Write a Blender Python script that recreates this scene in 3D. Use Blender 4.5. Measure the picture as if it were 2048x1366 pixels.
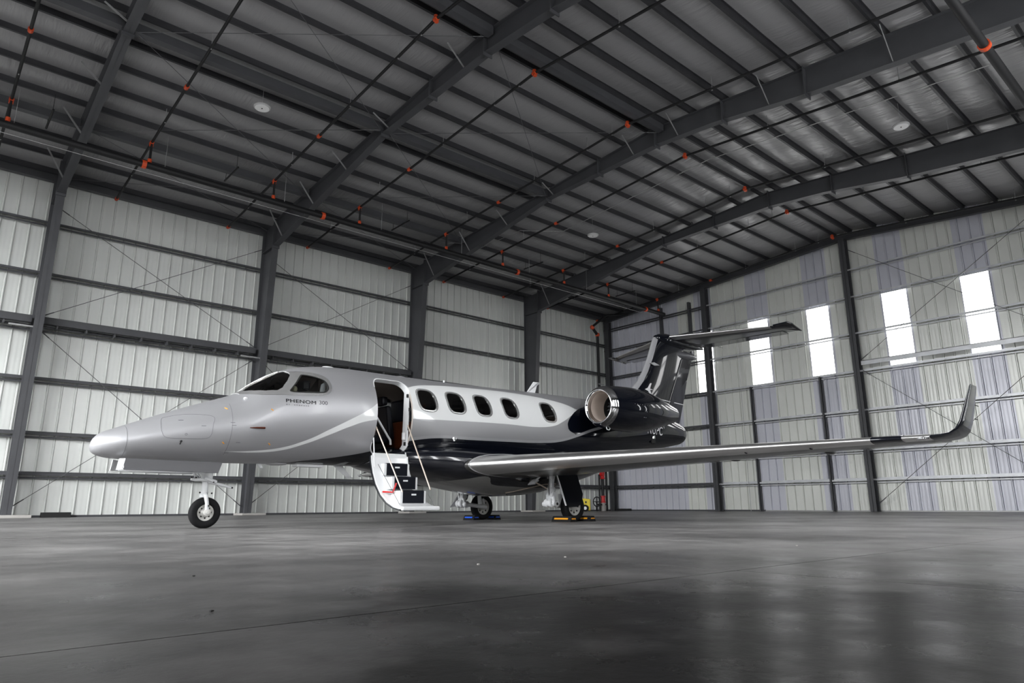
import bpy, bmesh, math, random
from mathutils import Vector, Matrix
import numpy as np
random.seed(7)
for o in list(bpy.data.objects): bpy.data.objects.remove(o, do_unlink=True)
SC = bpy.context.scene
COL = SC.collection
PI = math.pi

# ------------------------------------------------------------------ camera
W_IMG, H_IMG, F_PX = 2048, 1366, 1369.81
CAM_H = 0.30
YAW, PITCH, ROLL = 0.8499387, 0.2355648, -0.004343
fwd = Vector((math.cos(PITCH)*math.cos(YAW), math.cos(PITCH)*math.sin(YAW), math.sin(PITCH)))
rgt = Vector((math.sin(YAW), -math.cos(YAW), 0.0))
upv = rgt.cross(fwd)
r2 = math.cos(ROLL)*rgt + math.sin(ROLL)*upv
u2 = -math.sin(ROLL)*rgt + math.cos(ROLL)*upv
cam_d = bpy.data.cameras.new('camera')
cam = bpy.data.objects.new('camera', cam_d); COL.objects.link(cam)
M = Matrix((( r2.x, u2.x, -fwd.x, 0), (r2.y, u2.y, -fwd.y, 0), (r2.z, u2.z, -fwd.z, CAM_H), (0, 0, 0, 1)))
cam.matrix_world = M
cam_d.sensor_fit = 'HORIZONTAL'; cam_d.sensor_width = 36.0
cam_d.lens = F_PX/W_IMG*36.0
cam_d.clip_start = 0.05; cam_d.clip_end = 400
SC.camera = cam

# ------------------------------------------------------------------ light and exposure
wd = bpy.data.worlds.new('world'); SC.world = wd; wd.use_nodes = True
bgn = wd.node_tree.nodes['Background']
bgn.inputs['Strength'].default_value = 1.0
_N, _L = wd.node_tree.nodes, wd.node_tree.links
_tc = _N.new('ShaderNodeTexCoord'); _sp = _N.new('ShaderNodeSeparateXYZ'); _L.new(_tc.outputs['Generated'], _sp.inputs[0])
_rp = _N.new('ShaderNodeValToRGB'); _L.new(_sp.outputs['Z'], _rp.inputs['Fac'])
_rp.color_ramp.elements[0].position = 0.0; _rp.color_ramp.elements[0].color = (.12, .12, .12, 1)
_rp.color_ramp.elements[1].position = 0.02; _rp.color_ramp.elements[1].color = (.8, .84, .86, 1)
_L.new(_rp.outputs[0], bgn.inputs['Color'])
SC.view_settings.view_transform = 'Standard'; SC.view_settings.look = 'None'
SC.view_settings.gamma = 1.0; SC.view_settings.exposure = 0.2
SC.view_settings.use_curve_mapping = False

def area(name, loc, rot, sx, sy, power, color=(1, 1, 1)):
    d = bpy.data.lights.new(name, 'AREA'); d.shape = 'RECTANGLE'; d.size = sx; d.size_y = sy
    d.energy = power; d.color = color
    o = bpy.data.objects.new(name, d); o.location = loc; o.rotation_euler = rot; COL.objects.link(o)
    return o
# daylight: bright sky outside the big open hangar door behind the camera (camera's left), plus tall
# translucent panels in the side wall (x centre, half width, bottom, top) and in the end wall
area('sky_daylight', (-24.0, 2.0, 16.0), (PI/2, 0, -PI/2), 44.0, 13.0, 50000, (0.97, 0.985, 1.0))
SIDE_WINS = [(-9.5, .5, 2.5, 9.0), (-6.5, .5, 2.5, 9.0), (-2.4, .5, 2.5, 9.0), (6.0, .45, 2.0, 8.5), (9.4, .45, 2.0, 8.5), (12.8, .45, 2.0, 8.5), (16.2, .45, 2.0, 8.5), (26.6, .16, 1.2, 6.8), (29.6, .14, 1.2, 6.8)]
SIDE_GLOW, END_GLOW = 12.5, 4.6

# ------------------------------------------------------------------ building constants
YW, XE, YR, XF = 27.1, 31.5, -2.6, -12.0        # long wall, far end wall, door side wall, wall behind the camera
RIDGE = 12.25
def ztop(y): return 12.50 - (0.068*(y-RIDGE) if y > RIDGE else 0.086*(RIDGE-y))  # top of the rafters
FRX = [2.6, 9.95, 17.2, 24.55]; FR_BEHIND = -4.75
DOOR_Y0, DOOR_Y1, DOOR_Z = 1.0, 24.0, 10.4

# ------------------------------------------------------------------ helpers
class MB:
    def __init__(self): self.v = []; self.f = []; self.m = []
    def add(self, vs, fs, mi=0):
        b = len(self.v); self.v += [tuple(map(float, p)) for p in vs]
        for f in fs: self.f.append([b+i for i in f]); self.m.append(mi)
    def box(self, x0, x1, y0, y1, z0, z1, mi=0):
        vs = [(x, y, z) for z in (z0, z1) for y in (y0, y1) for x in (x0, x1)]
        self.add(vs, [(0,2,3,1), (4,5,7,6), (0,1,5,4), (2,6,7,3), (0,4,6,2), (1,3,7,5)], mi)
    def bar(self, p0, p1, w, h, up=(0, 0, 1), mi=0):
        p0, p1 = Vector(p0), Vector(p1); d = (p1-p0).normalized(); u = Vector(up)
        s = d.cross(u)
        if s.length < 1e-4: s = d.cross(Vector((1, 0, 0)))
        s.normalize(); u = s.cross(d)
        vs = []
        for p in (p0, p1):
            for a, b in ((-1,-1), (1,-1), (1,1), (-1,1)): vs.append(p + s*w/2*a + u*h/2*b)
        self.add(vs, [(0,1,2,3), (7,6,5,4), (0,4,5,1), (1,5,6,2), (2,6,7,3), (3,7,4,0)], mi)
    def tube(self, pts, r, n=10, cap=True, mi=0):
        pts = [Vector(p) for p in pts]; rs = r if isinstance(r, (list, tuple)) else [r]*len(pts)
        rings = []; ref = None
        for i, p in enumerate(pts):
            d = (pts[min(i+1, len(pts)-1)] - pts[max(i-1, 0)]).normalized()
            if ref is None:
                ref = Vector((0, 0, 1)) if abs(d.z) < .9 else Vector((1, 0, 0))
            a = d.cross(ref).normalized(); b = a.cross(d); ref = b
            rings.append([p + (a*math.cos(2*PI*k/n) + b*math.sin(2*PI*k/n))*rs[i] for k in range(n)])
        self.loft(rings, cap, mi)
    def loft(self, rings, cap=True, mi=0, closed=True):
        n = len(rings[0]); b = len(self.v); vs = [p for r in rings for p in r]; fs = []
        for i in range(len(rings)-1):
            for k in range(n if closed else n-1):
                k2 = (k+1) % n
                fs.append((i*n+k, i*n+k2, (i+1)*n+k2, (i+1)*n+k))
        if cap:
            fs.append(tuple(range(n))[::-1]); fs.append(tuple((len(rings)-1)*n+k for k in range(n)))
        self.add(vs, fs, mi)
    def lathe(self, o, ax, prof, n=32, mi=0, closed_prof=False):
        # prof: list of (distance along axis, radius)
        o, ax = Vector(o), Vector(ax).normalized()
        ref = Vector((0, 0, 1)) if abs(ax.z) < .9 else Vector((1, 0, 0))
        a = ax.cross(ref).normalized(); b = ax.cross(a)
        rings = [[o + ax*t + (a*math.cos(2*PI*k/n)+b*math.sin(2*PI*k/n))*max(r, 1e-4) for k in range(n)] for t, r in prof]
        if closed_prof: rings.append(rings[0])
        self.loft(rings, False, mi)
    def prism(self, poly, vec, mi=0):
        n = len(poly); vec = Vector(vec); vs = [Vector(p) for p in poly] + [Vector(p)+vec for p in poly]
        fs = [tuple(range(n))[::-1], tuple(range(n, 2*n))] + [(i, (i+1) % n, n+(i+1) % n, n+i) for i in range(n)]
        self.add(vs, fs, mi)
    def sphere(self, c, r, n=12, sc=(1, 1, 1), mi=0):
        rings = []; c = Vector(c)
        for i in range(n//2+1):
            t = PI*i/(n//2)
            rings.append([c + Vector((math.sin(t)*math.cos(2*PI*k/n)*r*sc[0]+0.0, math.sin(t)*math.sin(2*PI*k/n)*r*sc[1], math.cos(t)*r*sc[2])) for k in range(n)])
        self.loft(rings, False, mi)
    def build(self, name, mat, parent=None, smooth=False, bevel=0, sharp=35):
        me = bpy.data.meshes.new(name); me.from_pydata(self.v, [], self.f)
        mats = mat if isinstance(mat, (list, tuple)) else [mat]
        for m in mats: me.materials.append(m)
        me.polygons.foreach_set('material_index', self.m)
        bm = bmesh.new(); bm.from_mesh(me)
        bmesh.ops.remove_doubles(bm, verts=bm.verts, dist=1e-5)
        bmesh.ops.recalc_face_normals(bm, faces=bm.faces)
        if smooth:
            for f in bm.faces: f.smooth = True
            for e in bm.edges:
                if len(e.link_faces) == 2 and e.calc_face_angle(0) > math.radians(sharp): e.smooth = False
        bm.to_mesh(me); bm.free()
        o = bpy.data.objects.new(name, me); COL.objects.link(o)
        if parent is not None: o.parent = parent
        if bevel:
            b = o.modifiers.new('bevel', 'BEVEL'); b.width = bevel; b.segments = 2; b.limit_method = 'ANGLE'
        return o

def tag(o, label=None, cat=None, group=None, kind=None):
    if label: o['label'] = label
    if cat: o['category'] = cat
    if group: o['group'] = group
    if kind: o['kind'] = kind
    return o
def empty(name, loc=(0, 0, 0), rz=0.0):
    o = bpy.data.objects.new(name, None); o.empty_display_size = .3
    o.location = loc; o.rotation_euler = (0, 0, rz); COL.objects.link(o); return o
def copy_tree(o, parent=None):
    c = o.copy(); COL.objects.link(c)
    if parent is not None: c.parent = parent
    for ch in o.children: copy_tree(ch, c)
    return c

# ------------------------------------------------------------------ materials
def nm(name):
    m = bpy.data.materials.new(name); m.use_nodes = True
    return m, m.node_tree.nodes, m.node_tree.links, m.node_tree.nodes['Principled BSDF']
def pbr(name, col, rough=.5, metal=0.0, coat=0.0, bump=None, spec=None, noise=None):
    m, N, L, p = nm(name)
    p.inputs['Base Color'].default_value = (*col, 1); p.inputs['Roughness'].default_value = rough
    p.inputs['Metallic'].default_value = metal; p.inputs['Coat Weight'].default_value = coat
    p.inputs['Coat Roughness'].default_value = .04
    if spec is not None: p.inputs['Specular IOR Level'].default_value = spec
    tc = N.new('ShaderNodeTexCoord')
    if noise:
        sc, amt = noise
        nt = N.new('ShaderNodeTexNoise'); nt.inputs['Scale'].default_value = sc; nt.inputs['Detail'].default_value = 4
        L.new(tc.outputs['Object'], nt.inputs['Vector'])
        mr = N.new('ShaderNodeMapRange'); mr.inputs['To Min'].default_value = 1-amt; mr.inputs['To Max'].default_value = 1+amt
        L.new(nt.outputs['Fac'], mr.inputs['Value'])
        mx = N.new('ShaderNodeVectorMath'); mx.operation = 'SCALE'; mx.inputs[0].default_value = col
        L.new(mr.outputs['Result'], mx.inputs['Scale']); L.new(mx.outputs['Vector'], p.inputs['Base Color'])
    if bump:
        sc, st = bump
        nt = N.new('ShaderNodeTexNoise'); nt.inputs['Scale'].default_value = sc
        L.new(tc.outputs['Object'], nt.inputs['Vector'])
        b = N.new('ShaderNodeBump'); b.inputs['Strength'].default_value = st; b.inputs['Distance'].default_value = .01
        L.new(nt.outputs['Fac'], b.inputs['Height']); L.new(b.outputs['Normal'], p.inputs['Normal'])
    return m
def emit(name, col, st):
    m, N, L, p = nm(name)
    p.inputs['Base Color'].default_value = (.8, .8, .8, 1)
    p.inputs['Emission Color'].default_value = (*col, 1); p.inputs['Emission Strength'].default_value = st
    return m
def glass(name, tint, refl=.9):
    m, N, L, p = nm(name); N.remove(p)
    out = [n for n in N if n.type == 'OUTPUT_MATERIAL'][0]
    t = N.new('ShaderNodeBsdfTransparent'); t.inputs['Color'].default_value = (*tint, 1)
    g = N.new('ShaderNodeBsdfGlossy'); g.inputs['Roughness'].default_value = .02; g.inputs['Color'].default_value = (refl, refl, refl, 1)
    f = N.new('ShaderNodeFresnel'); f.inputs['IOR'].default_value = 1.6
    mx = N.new('ShaderNodeMixShader'); L.new(f.outputs[0], mx.inputs[0]); L.new(t.outputs[0], mx.inputs[1]); L.new(g.outputs[0], mx.inputs[2])
    L.new(mx.outputs[0], out.inputs['Surface']); return m

M_STEEL = pbr('primed_steel', (.066, .067, .073), .5, 0.0, 0, noise=(1.5, .25))
M_STEEL2 = pbr('galvanised_purlin', (.05, .05, .055), .45, .4, noise=(2.5, .35))
M_GALV = pbr('galvanised_girt', (.66, .67, .69), .35, .3, noise=(3, .3))
M_BLACKPIPE = pbr('black_pipe_paint', (.006, .006, .007), .6)
M_ORANGE = pbr('orange_coupling', (.62, .075, .02), .4)
M_ROD = pbr('brace_rod', (.10, .10, .105), .5)
M_BRACE = pbr('light_brace', (.42, .42, .42), .4, .4)
M_CONC = pbr('footing_concrete', (.42, .40, .38), .8, bump=(30, .3))
M_WHITEP = pbr('white_paint', (.82, .83, .84), .3, 0, .5)
M_GEARWHITE = pbr('gear_white', (.74, .75, .76), .35, 0, .3)
M_SILVER = pbr('silver_paint', (.45, .45, .465), .42, .35, .5)
M_GREYP = pbr('grey_paint', (.13, .13, .14), .35, .3, .6)
M_BLACKP = pbr('black_paint', (.004, .005, .009), .25, 0, 1.0, spec=.05)
M_CHROME = pbr('polished_metal', (.86, .86, .87), .09, 1.0)
M_FRAME = pbr('bright_window_surround', (.88, .88, .88), .24, .85)
M_DOORG = pbr('matt_grey_door', (.115, .115, .122), .55)
M_CHROME2 = pbr('satin_leading_edge', (.88, .87, .86), .36, 1.0)
M_RUBBER = pbr('tyre_rubber', (.008, .008, .009), .75, spec=.25)
M_HUB = pbr('wheel_hub', (.62, .61, .58), .4, .1)
M_DARK = pbr('dark_cavity', (.01, .01, .01), .7)
M_RED = pbr('red_paint', (.62, .02, .02), .3, 0, .4)
M_YEL = pbr('yellow_paint', (.80, .62, .02), .4)
M_AMBER = pbr('amber_stripe', (.85, .36, .02), .45)
M_BLUE = pbr('blue_stripe', (.02, .12, .75), .4)
M_LEATHER = pbr('black_leather', (.012, .013, .02), .4, bump=(60, .1))
M_WOOD = pbr('cabinet_brown', (.14, .035, .012), .35, noise=(8, .3))
M_TAUPE = pbr('cabin_lining', (.50, .45, .41), .7)
M_BEIGE = pbr('duct_beige', (.55, .47, .41), .35, .2)
M_GOLD = pbr('tan_rod', (.68, .57, .48), .35, .3)
M_WINGLOW = pbr('wing_underside', (.14, .137, .132), .22, .5, .6)
M_GLASS = glass('cabin_glass', (.34, .34, .35))
M_GLASSC = glass('cockpit_glass', (.62, .64, .64))
M_LAMP = emit('lamp_disc', (1, .99, .96), .04)
M_PLATE = pbr('lamp_shade_white', (.5, .5, .5), .5)
M_DAY = emit('translucent_panel', (1, 1, .995), END_GLOW)
M_DAY2 = emit('translucent_panel_side', (.97, .985, 1), SIDE_GLOW)
# ------------------------------------------------------------------ setting: floor
def mat_floor(dark=False):
    m, N, L, p = nm('stained_concrete' if dark else 'sealed_concrete')
    tc = N.new('ShaderNodeTexCoord')
    def noise(scale, det, vec=None, rough=.55):
        n = N.new('ShaderNodeTexNoise'); n.inputs['Scale'].default_value = scale; n.inputs['Detail'].default_value = det; n.inputs['Roughness'].default_value = rough
        L.new(vec or tc.outputs['Object'], n.inputs['Vector']); return n
    big = noise(.45, 6); mid = noise(2.3, 8, rough=.65); fine = noise(22, 6)
    r1 = N.new('ShaderNodeValToRGB'); L.new(big.outputs['Fac'], r1.inputs['Fac'])
    r1.color_ramp.elements[0].position = .36; r1.color_ramp.elements[0].color = (.105, .101, .10, 1)
    r1.color_ramp.elements[1].position = .62; r1.color_ramp.elements[1].color = (.26, .252, .248, 1)
    r2_ = N.new('ShaderNodeValToRGB'); L.new(mid.outputs['Fac'], r2_.inputs['Fac'])
    r2_.color_ramp.elements[0].position = .34; r2_.color_ramp.elements[0].color = (.42, .42, .42, 1)
    r2_.color_ramp.elements[1].position = .58; r2_.color_ramp.elements[1].color = (1, 1, 1, 1)
    mx = N.new('ShaderNodeMixRGB'); mx.blend_type = 'MULTIPLY'; mx.inputs[0].default_value = .8
    L.new(r1.outputs[0], mx.inputs[1]); L.new(r2_.outputs[0], mx.inputs[2])
    # small dark pits and specks
    vo = N.new('ShaderNodeTexVoronoi'); vo.inputs['Scale'].default_value = 7; L.new(tc.outputs['Object'], vo.inputs['Vector'])
    lt = N.new('ShaderNodeMath'); lt.operation = 'LESS_THAN'; lt.inputs[1].default_value = .045; L.new(vo.outputs['Distance'], lt.inputs[0])
    mx2 = N.new('ShaderNodeMixRGB'); mx2.inputs[2].default_value = (.008, .008, .008, 1)
    L.new(lt.outputs[0], mx2.inputs[0]); L.new(mx.outputs[0], mx2.inputs[1])
    # blotchy stained concrete merged with painted-in vignette shading, darkest on the near floor
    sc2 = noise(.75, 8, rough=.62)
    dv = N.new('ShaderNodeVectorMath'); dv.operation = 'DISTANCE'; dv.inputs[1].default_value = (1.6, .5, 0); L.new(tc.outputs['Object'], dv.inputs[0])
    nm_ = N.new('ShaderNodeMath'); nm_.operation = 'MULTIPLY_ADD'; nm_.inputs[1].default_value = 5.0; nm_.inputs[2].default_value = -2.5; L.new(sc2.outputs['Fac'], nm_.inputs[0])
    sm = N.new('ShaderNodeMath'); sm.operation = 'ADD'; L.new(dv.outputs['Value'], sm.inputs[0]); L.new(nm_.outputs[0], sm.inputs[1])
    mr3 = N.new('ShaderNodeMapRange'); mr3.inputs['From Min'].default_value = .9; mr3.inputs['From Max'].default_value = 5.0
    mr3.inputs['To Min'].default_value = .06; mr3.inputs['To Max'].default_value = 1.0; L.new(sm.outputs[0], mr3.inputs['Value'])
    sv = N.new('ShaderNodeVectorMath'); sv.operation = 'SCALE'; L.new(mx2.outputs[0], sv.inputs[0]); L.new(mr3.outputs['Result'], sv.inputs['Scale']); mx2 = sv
    L.new(mx2.outputs[0], p.inputs['Base Color'])
    mr = N.new('ShaderNodeMapRange'); mr.inputs['From Min'].default_value = .3; mr.inputs['From Max'].default_value = .7
    mr.inputs['To Min'].default_value = .3; mr.inputs['To Max'].default_value = .55
    L.new(mid.outputs['Fac'], mr.inputs['Value']); rm = N.new('ShaderNodeMapRange'); rm.inputs['From Min'].default_value = .1; rm.inputs['From Max'].default_value = .8; rm.inputs['To Min'].default_value = .7; rm.inputs['To Max'].default_value = 1.0
    L.new(mr3.outputs['Result'], rm.inputs['Value']); rx = N.new('ShaderNodeMath'); rx.operation = 'MULTIPLY'; L.new(rm.outputs['Result'], rx.inputs[0]); L.new(mr.outputs['Result'], rx.inputs[1]); L.new(rx.outputs[0], p.inputs['Roughness'])
    rs = N.new('ShaderNodeMapRange'); rs.inputs['From Min'].default_value = .1; rs.inputs['From Max'].default_value = .9; rs.inputs['To Min'].default_value = .02; rs.inputs['To Max'].default_value = .3
    L.new(mr3.outputs['Result'], rs.inputs['Value']); L.new(rs.outputs['Result'], p.inputs['Specular IOR Level'])
    b = N.new('ShaderNodeBump'); b.inputs['Strength'].default_value = .12; b.inputs['Distance'].default_value = .004
    L.new(fine.outputs['Fac'], b.inputs['Height'])
    b2 = N.new('ShaderNodeBump'); b2.inputs['Strength'].default_value = .18; b2.inputs['Distance'].default_value = .02
    L.new(mid.outputs['Fac'], b2.inputs['Height']); L.new(b.outputs['Normal'], b2.inputs['Normal'])
    L.new(b2.outputs['Normal'], p.inputs['Normal'])
    p.inputs['Specular IOR Level'].default_value = .32
    return m
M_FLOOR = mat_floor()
mb = MB()
# slabs cast between saw cut joints: thin open grooves 6 mm wide
xs = [XF-14.0, XF-4.2, 3.02-7.3, 3.02, 10.3, 17.6, 24.9, XE+.3]; ys = [YR-.1, 1.85, 9.1, 16.35, 23.6, YW+.3]
g = .004
for i in range(len(xs)-1):
    for j in range(len(ys)-1):
        mb.box(xs[i]+g, xs[i+1]-g, ys[j]+g, ys[j+1]-g, -.2, 0)
mb.box(xs[0], xs[-1], ys[0], ys[-1], -.22, -.012)
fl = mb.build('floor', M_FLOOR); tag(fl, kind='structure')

# ------------------------------------------------------------------ walls
def mat_panel(name, cols, banded):
    m, N, L, p = nm(name)
    tc = N.new('ShaderNodeTexCoord'); sp = N.new('ShaderNodeSeparateXYZ'); L.new(tc.outputs['Object'], sp.inputs[0])
    nz = N.new('ShaderNodeTexNoise'); nz.inputs['Scale'].default_value = .7; L.new(tc.outputs['Object'], nz.inputs['Vector'])
    mr = N.new('ShaderNodeMapRange'); mr.inputs['To Min'].default_value = .9; mr.inputs['To Max'].default_value = 1.1; L.new(nz.outputs['Fac'], mr.inputs['Value'])
    if banded:
        acc = None
        for a, b in banded:
            c = N.new('ShaderNodeMath'); c.operation = 'COMPARE'; c.inputs[1].default_value = (a+b)/2; c.inputs[2].default_value = (b-a)/2
            L.new(sp.outputs['Y'], c.inputs[0])
            if acc is None: acc = c
            else:
                mxx = N.new('ShaderNodeMath'); mxx.operation = 'MAXIMUM'; L.new(acc.outputs[0], mxx.inputs[0]); L.new(c.outputs[0], mxx.inputs[1]); acc = mxx
        mx = N.new('ShaderNodeMixRGB'); L.new(acc.outputs[0], mx.inputs[0])
        mx.inputs[1].default_value = (*cols[0], 1); mx.inputs[2].default_value = (*cols[1], 1); src = mx.outputs[0]
    else:
        rgb = N.new('ShaderNodeRGB'); rgb.outputs[0].default_value = (*cols[0], 1); src = rgb.outputs[0]
    vm = N.new('ShaderNodeVectorMath'); vm.operation = 'SCALE'; L.new(src, vm.inputs[0]); L.new(mr.outputs['Result'], vm.inputs['Scale'])
    L.new(vm.outputs[0], p.inputs['Base Color'])
    p.inputs['Roughness'].default_value = .33; p.inputs['Metallic'].default_value = .15
    # fine striations rolled into the sheet
    wv = N.new('ShaderNodeMath'); wv.operation = 'MULTIPLY'; wv.inputs[1].default_value = 2*PI/.1355
    L.new(sp.outputs['Y' if banded else 'X'], wv.inputs[0])
    sn = N.new('ShaderNodeMath'); sn.operation = 'SINE'; L.new(wv.outputs[0], sn.inputs[0])
    b = N.new('ShaderNodeBump'); b.inputs['Strength'].default_value = .25; b.inputs['Distance'].default_value = .004
    L.new(sn.outputs[0], b.inputs['Height']); L.new(b.outputs['Normal'], p.inputs['Normal'])
    return m
M_WALL_L = mat_panel('ribbed_sheet_long_wall', [(.72, .735, .71)], None)
BANDS = [(21.75, 27.2), (19.6, 20.65), (16.35, 17.5), (13.3, 14.5), (9.95, 11.1), (6.85, 8.0), (3.5, 4.6), (.4, 1.5)]
M_WALL_E = mat_panel('ribbed_sheet_end_wall', [(.80, .81, .765), (.665, .67, .735)], BANDS)
RIB = .4064
def rib_profile(a0, a1):
    # (position along wall, stand-off) flat sheet with a raised seam each RIB
    pts = [(a0, 0)]; a = a0+RIB/2
    while a < a1-.05:
        pts += [(a-.046, 0), (a-.044, -.035), (a-.030, -.035), (a-.028, 0), (a-.014, .044), (a+.012, .044), (a+.040, 0)]; a += RIB
    pts.append((a1, 0)); return pts
def roofz(y): return ztop(y)+.21

# long wall
mb = MB(); pr = rib_profile(XF, XE)
for (a, h1), (b, h2) in zip(pr, pr[1:]):
    mb.add([(a, YW-h1, 0), (b, YW-h2, 0), (b, YW-h2, roofz(YW)), (a, YW-h1, roofz(YW))], [(0,1,2,3)])
mb.box(XF, XE, YW+.01, YW+.12, 0, roofz(YW))
wl = mb.build('wall_left', M_WALL_L); tag(wl, kind='structure')
# end wall with window openings
WINS = [(20.15, .5, 6.13, 9.42), (16.98, .52, 6.13, 9.42), (13.93, .52, 6.13, 9.42), (10.52, .5, 6.13, 9.38), (7.46, .5, 6.13, 9.38), (3.9, .5, 6.13, 9.38), (.8, .5, 6.13, 9.38)]
mb = MB(); pr = rib_profile(YR, YW)
cuts = sorted(set([w[0]-w[1] for w in WINS]+[w[0]+w[1] for w in WINS]+[RIDGE]))
def hat(y):
    for (a, h1), (b, h2) in zip(pr, pr[1:]):
        if a <= y <= b: return h1+(h2-h1)*(y-a)/(b-a)
    return 0
ysx = sorted(set([a for a, _ in pr]+cuts)); 
for a, b in zip(ysx, ysx[1:]):
    mid = (a+b)/2; h1, h2 = hat(a), hat(b); segs = [(0, None)]
    win = [w for w in WINS if abs(mid-w[0]) < w[1]]
    if win: segs = [(0, win[0][2]), (win[0][3], None)]
    for z0, z1 in segs:
        za = roofz(a) if z1 is None else z1; zb = roofz(b) if z1 is None else z1
        mb.add([(XE-h1, a, z0), (XE-h2, b, z0), (XE-h2, b, zb), (XE-h1, a, za)], [(0,1,2,3)])
we = mb.build('wall_back', M_WALL_E); tag(we, kind='structure')
for i, (yc, hw, z0, z1) in enumerate(WINS):
    mb = MB(); mb.box(XE+.0, XE+.02, yc-hw, yc+hw, z0, z1)
    w_ = mb.build('window_%d' % (i+1), M_DAY); tag(w_, kind='structure')
# wall behind the camera and the door side wall (opening for the hangar door)
M_WALL_P = pbr('dark_hangar_door_sheet', (.05, .05, .052), .5)
mb = MB()
def gable(y0, y1, z0):
    mb.add([(XF, y0, z0), (XF, y1, z0), (XF, y1, roofz(y1)), (XF, y0, roofz(y0))], [(0,1,2,3)])
gable(YR, DOOR_Y0, 0); gable(DOOR_Y0, RIDGE, DOOR_Z); gable(RIDGE, DOOR_Y1, DOOR_Z); gable(DOOR_Y1, YW, 0)
w_ = mb.build('wall_front', M_WALL_P); tag(w_, kind='structure')
mb = MB(); xa = XF
for i, (xc, hw, z0, z1) in enumerate(SIDE_WINS):
    mb.box(xa, xc-hw, YR-.06, YR, 0, roofz(YR)); mb.box(xc-hw, xc+hw, YR-.06, YR, 0, z0); mb.box(xc-hw, xc+hw, YR-.06, YR, z1, roofz(YR)); xa = xc+hw
mb.box(xa, XE, YR-.06, YR, 0, roofz(YR))
w_ = mb.build('wall_right', M_WALL_P); tag(w_, kind='structure')
for i, (xc, hw, z0, z1) in enumerate(SIDE_WINS):
    mb = MB(); mb.box(xc-hw, xc+hw, YR-.05, YR-.03, z0, z1); tag(mb.build('window_%d' % (i+1+len(WINS)), M_DAY2), kind='structure')
# baseboard flashing along walls
mb = MB(); mb.box(XF, XE, YW-.075, YW-.045, 0, .07)
tag(mb.build('baseboard_left', M_STEEL), kind='structure')
mb = MB(); mb.box(XE-.085, XE-.046, YR, 17.4, 0, .05)
tag(mb.build('baseboard_back', M_BRACE), kind='structure')
mb = MB(); mb.box(XE-.085, XE-.046, 17.4, YW-.1, 0, .07)
tag(mb.build('trim_1', M_STEEL), kind='structure')

# ------------------------------------------------------------------ ceiling: insulation facing that sags a little between the purlins
PUR_L = [RIDGE+.35+1.19*k+(.0 if k == 0 else -.18) for k in range(13)]
PUR_L = [RIDGE+.35] + [RIDGE+1.35+1.19*k for k in range(12)]
PUR_R = [RIDGE-.35] + [RIDGE-1.42-1.15*k for k in range(12)]
def mat_ceiling():
    m, N, L, p = nm('white_vinyl_facing')
    tc = N.new('ShaderNodeTexCoord')
    p.inputs['Base Color'].default_value = (.30, .296, .30, 1); p.inputs['Roughness'].default_value = .3
    p.inputs['Specular IOR Level'].default_value = .6
    def nz(scale, vecscale, det=4):
        mp = N.new('ShaderNodeMapping'); mp.inputs['Scale'].default_value = vecscale; L.new(tc.outputs['Object'], mp.inputs['Vector'])
        n = N.new('ShaderNodeTexNoise'); n.inputs['Scale'].default_value = scale; n.inputs['Detail'].default_value = det
        n.inputs['Distortion'].default_value = .3
        L.new(mp.outputs[0], n.inputs['Vector']); return n
    a = nz(5.0, (1.0, .12, 1)); b = nz(1.3, (1.0, .3, 1)); c = nz(14.0, (1.0, .10, 1), 2)
    ad = N.new('ShaderNodeMath'); ad.operation = 'ADD'; L.new(a.outputs['Fac'], ad.inputs[0]); L.new(b.outputs['Fac'], ad.inputs[1])
    ml = N.new('ShaderNodeMath'); ml.operation = 'MULTIPLY'; ml.inputs[1].default_value = .35; L.new(c.outputs['Fac'], ml.inputs[0])
    a2 = N.new('ShaderNodeMath'); a2.operation = 'ADD'; L.new(ad.outputs[0], a2.inputs[0]); L.new(ml.outputs[0], a2.inputs[1])
    bp = N.new('ShaderNodeBump'); bp.inputs['Strength'].default_value = .6; bp.inputs['Distance'].default_value = .045
    L.new(a2.outputs[0], bp.inputs['Height']); L.new(bp.outputs['Normal'], p.inputs['Normal'])
    return m
M_CEIL = mat_ceiling()
mb = MB(); allp = sorted(PUR_L+PUR_R+[YR-.1, YW+.1])
yy = []
for a, b in zip(allp, allp[1:]):
    for k in range(6): yy.append((a+(b-a)*k/6, math.sin(PI*k/6)*.05))
yy.append((allp[-1], 0))
xs_ = [XF-.1+ (XE-XF+.2)*k/72 for k in range(73)]
rows = [[(x, y, roofz(y)-s-.005*math.sin(x*2.1+y)) for x in xs_] for y, s in yy]
mb.loft(rows, False, closed=False)
o = mb.build('ceiling', M_CEIL, smooth=True, sharp=80); tag(o, kind='structure')
mb = MB()
for sgn in (0, 1):
    y0, y1 = (YR-.2, RIDGE) if sgn == 0 else (RIDGE, YW+.2)
    mb.add([(XF-.2, y0, roofz(y0)+.1), (XE+.2, y0, roofz(y0)+.1), (XE+.2, y1, roofz(y1)+.1), (XF-.2, y1, roofz(y1)+.1)], [(0,1,2,3)])
tag(mb.build('trim_2', M_STEEL2), kind='structure')

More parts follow.
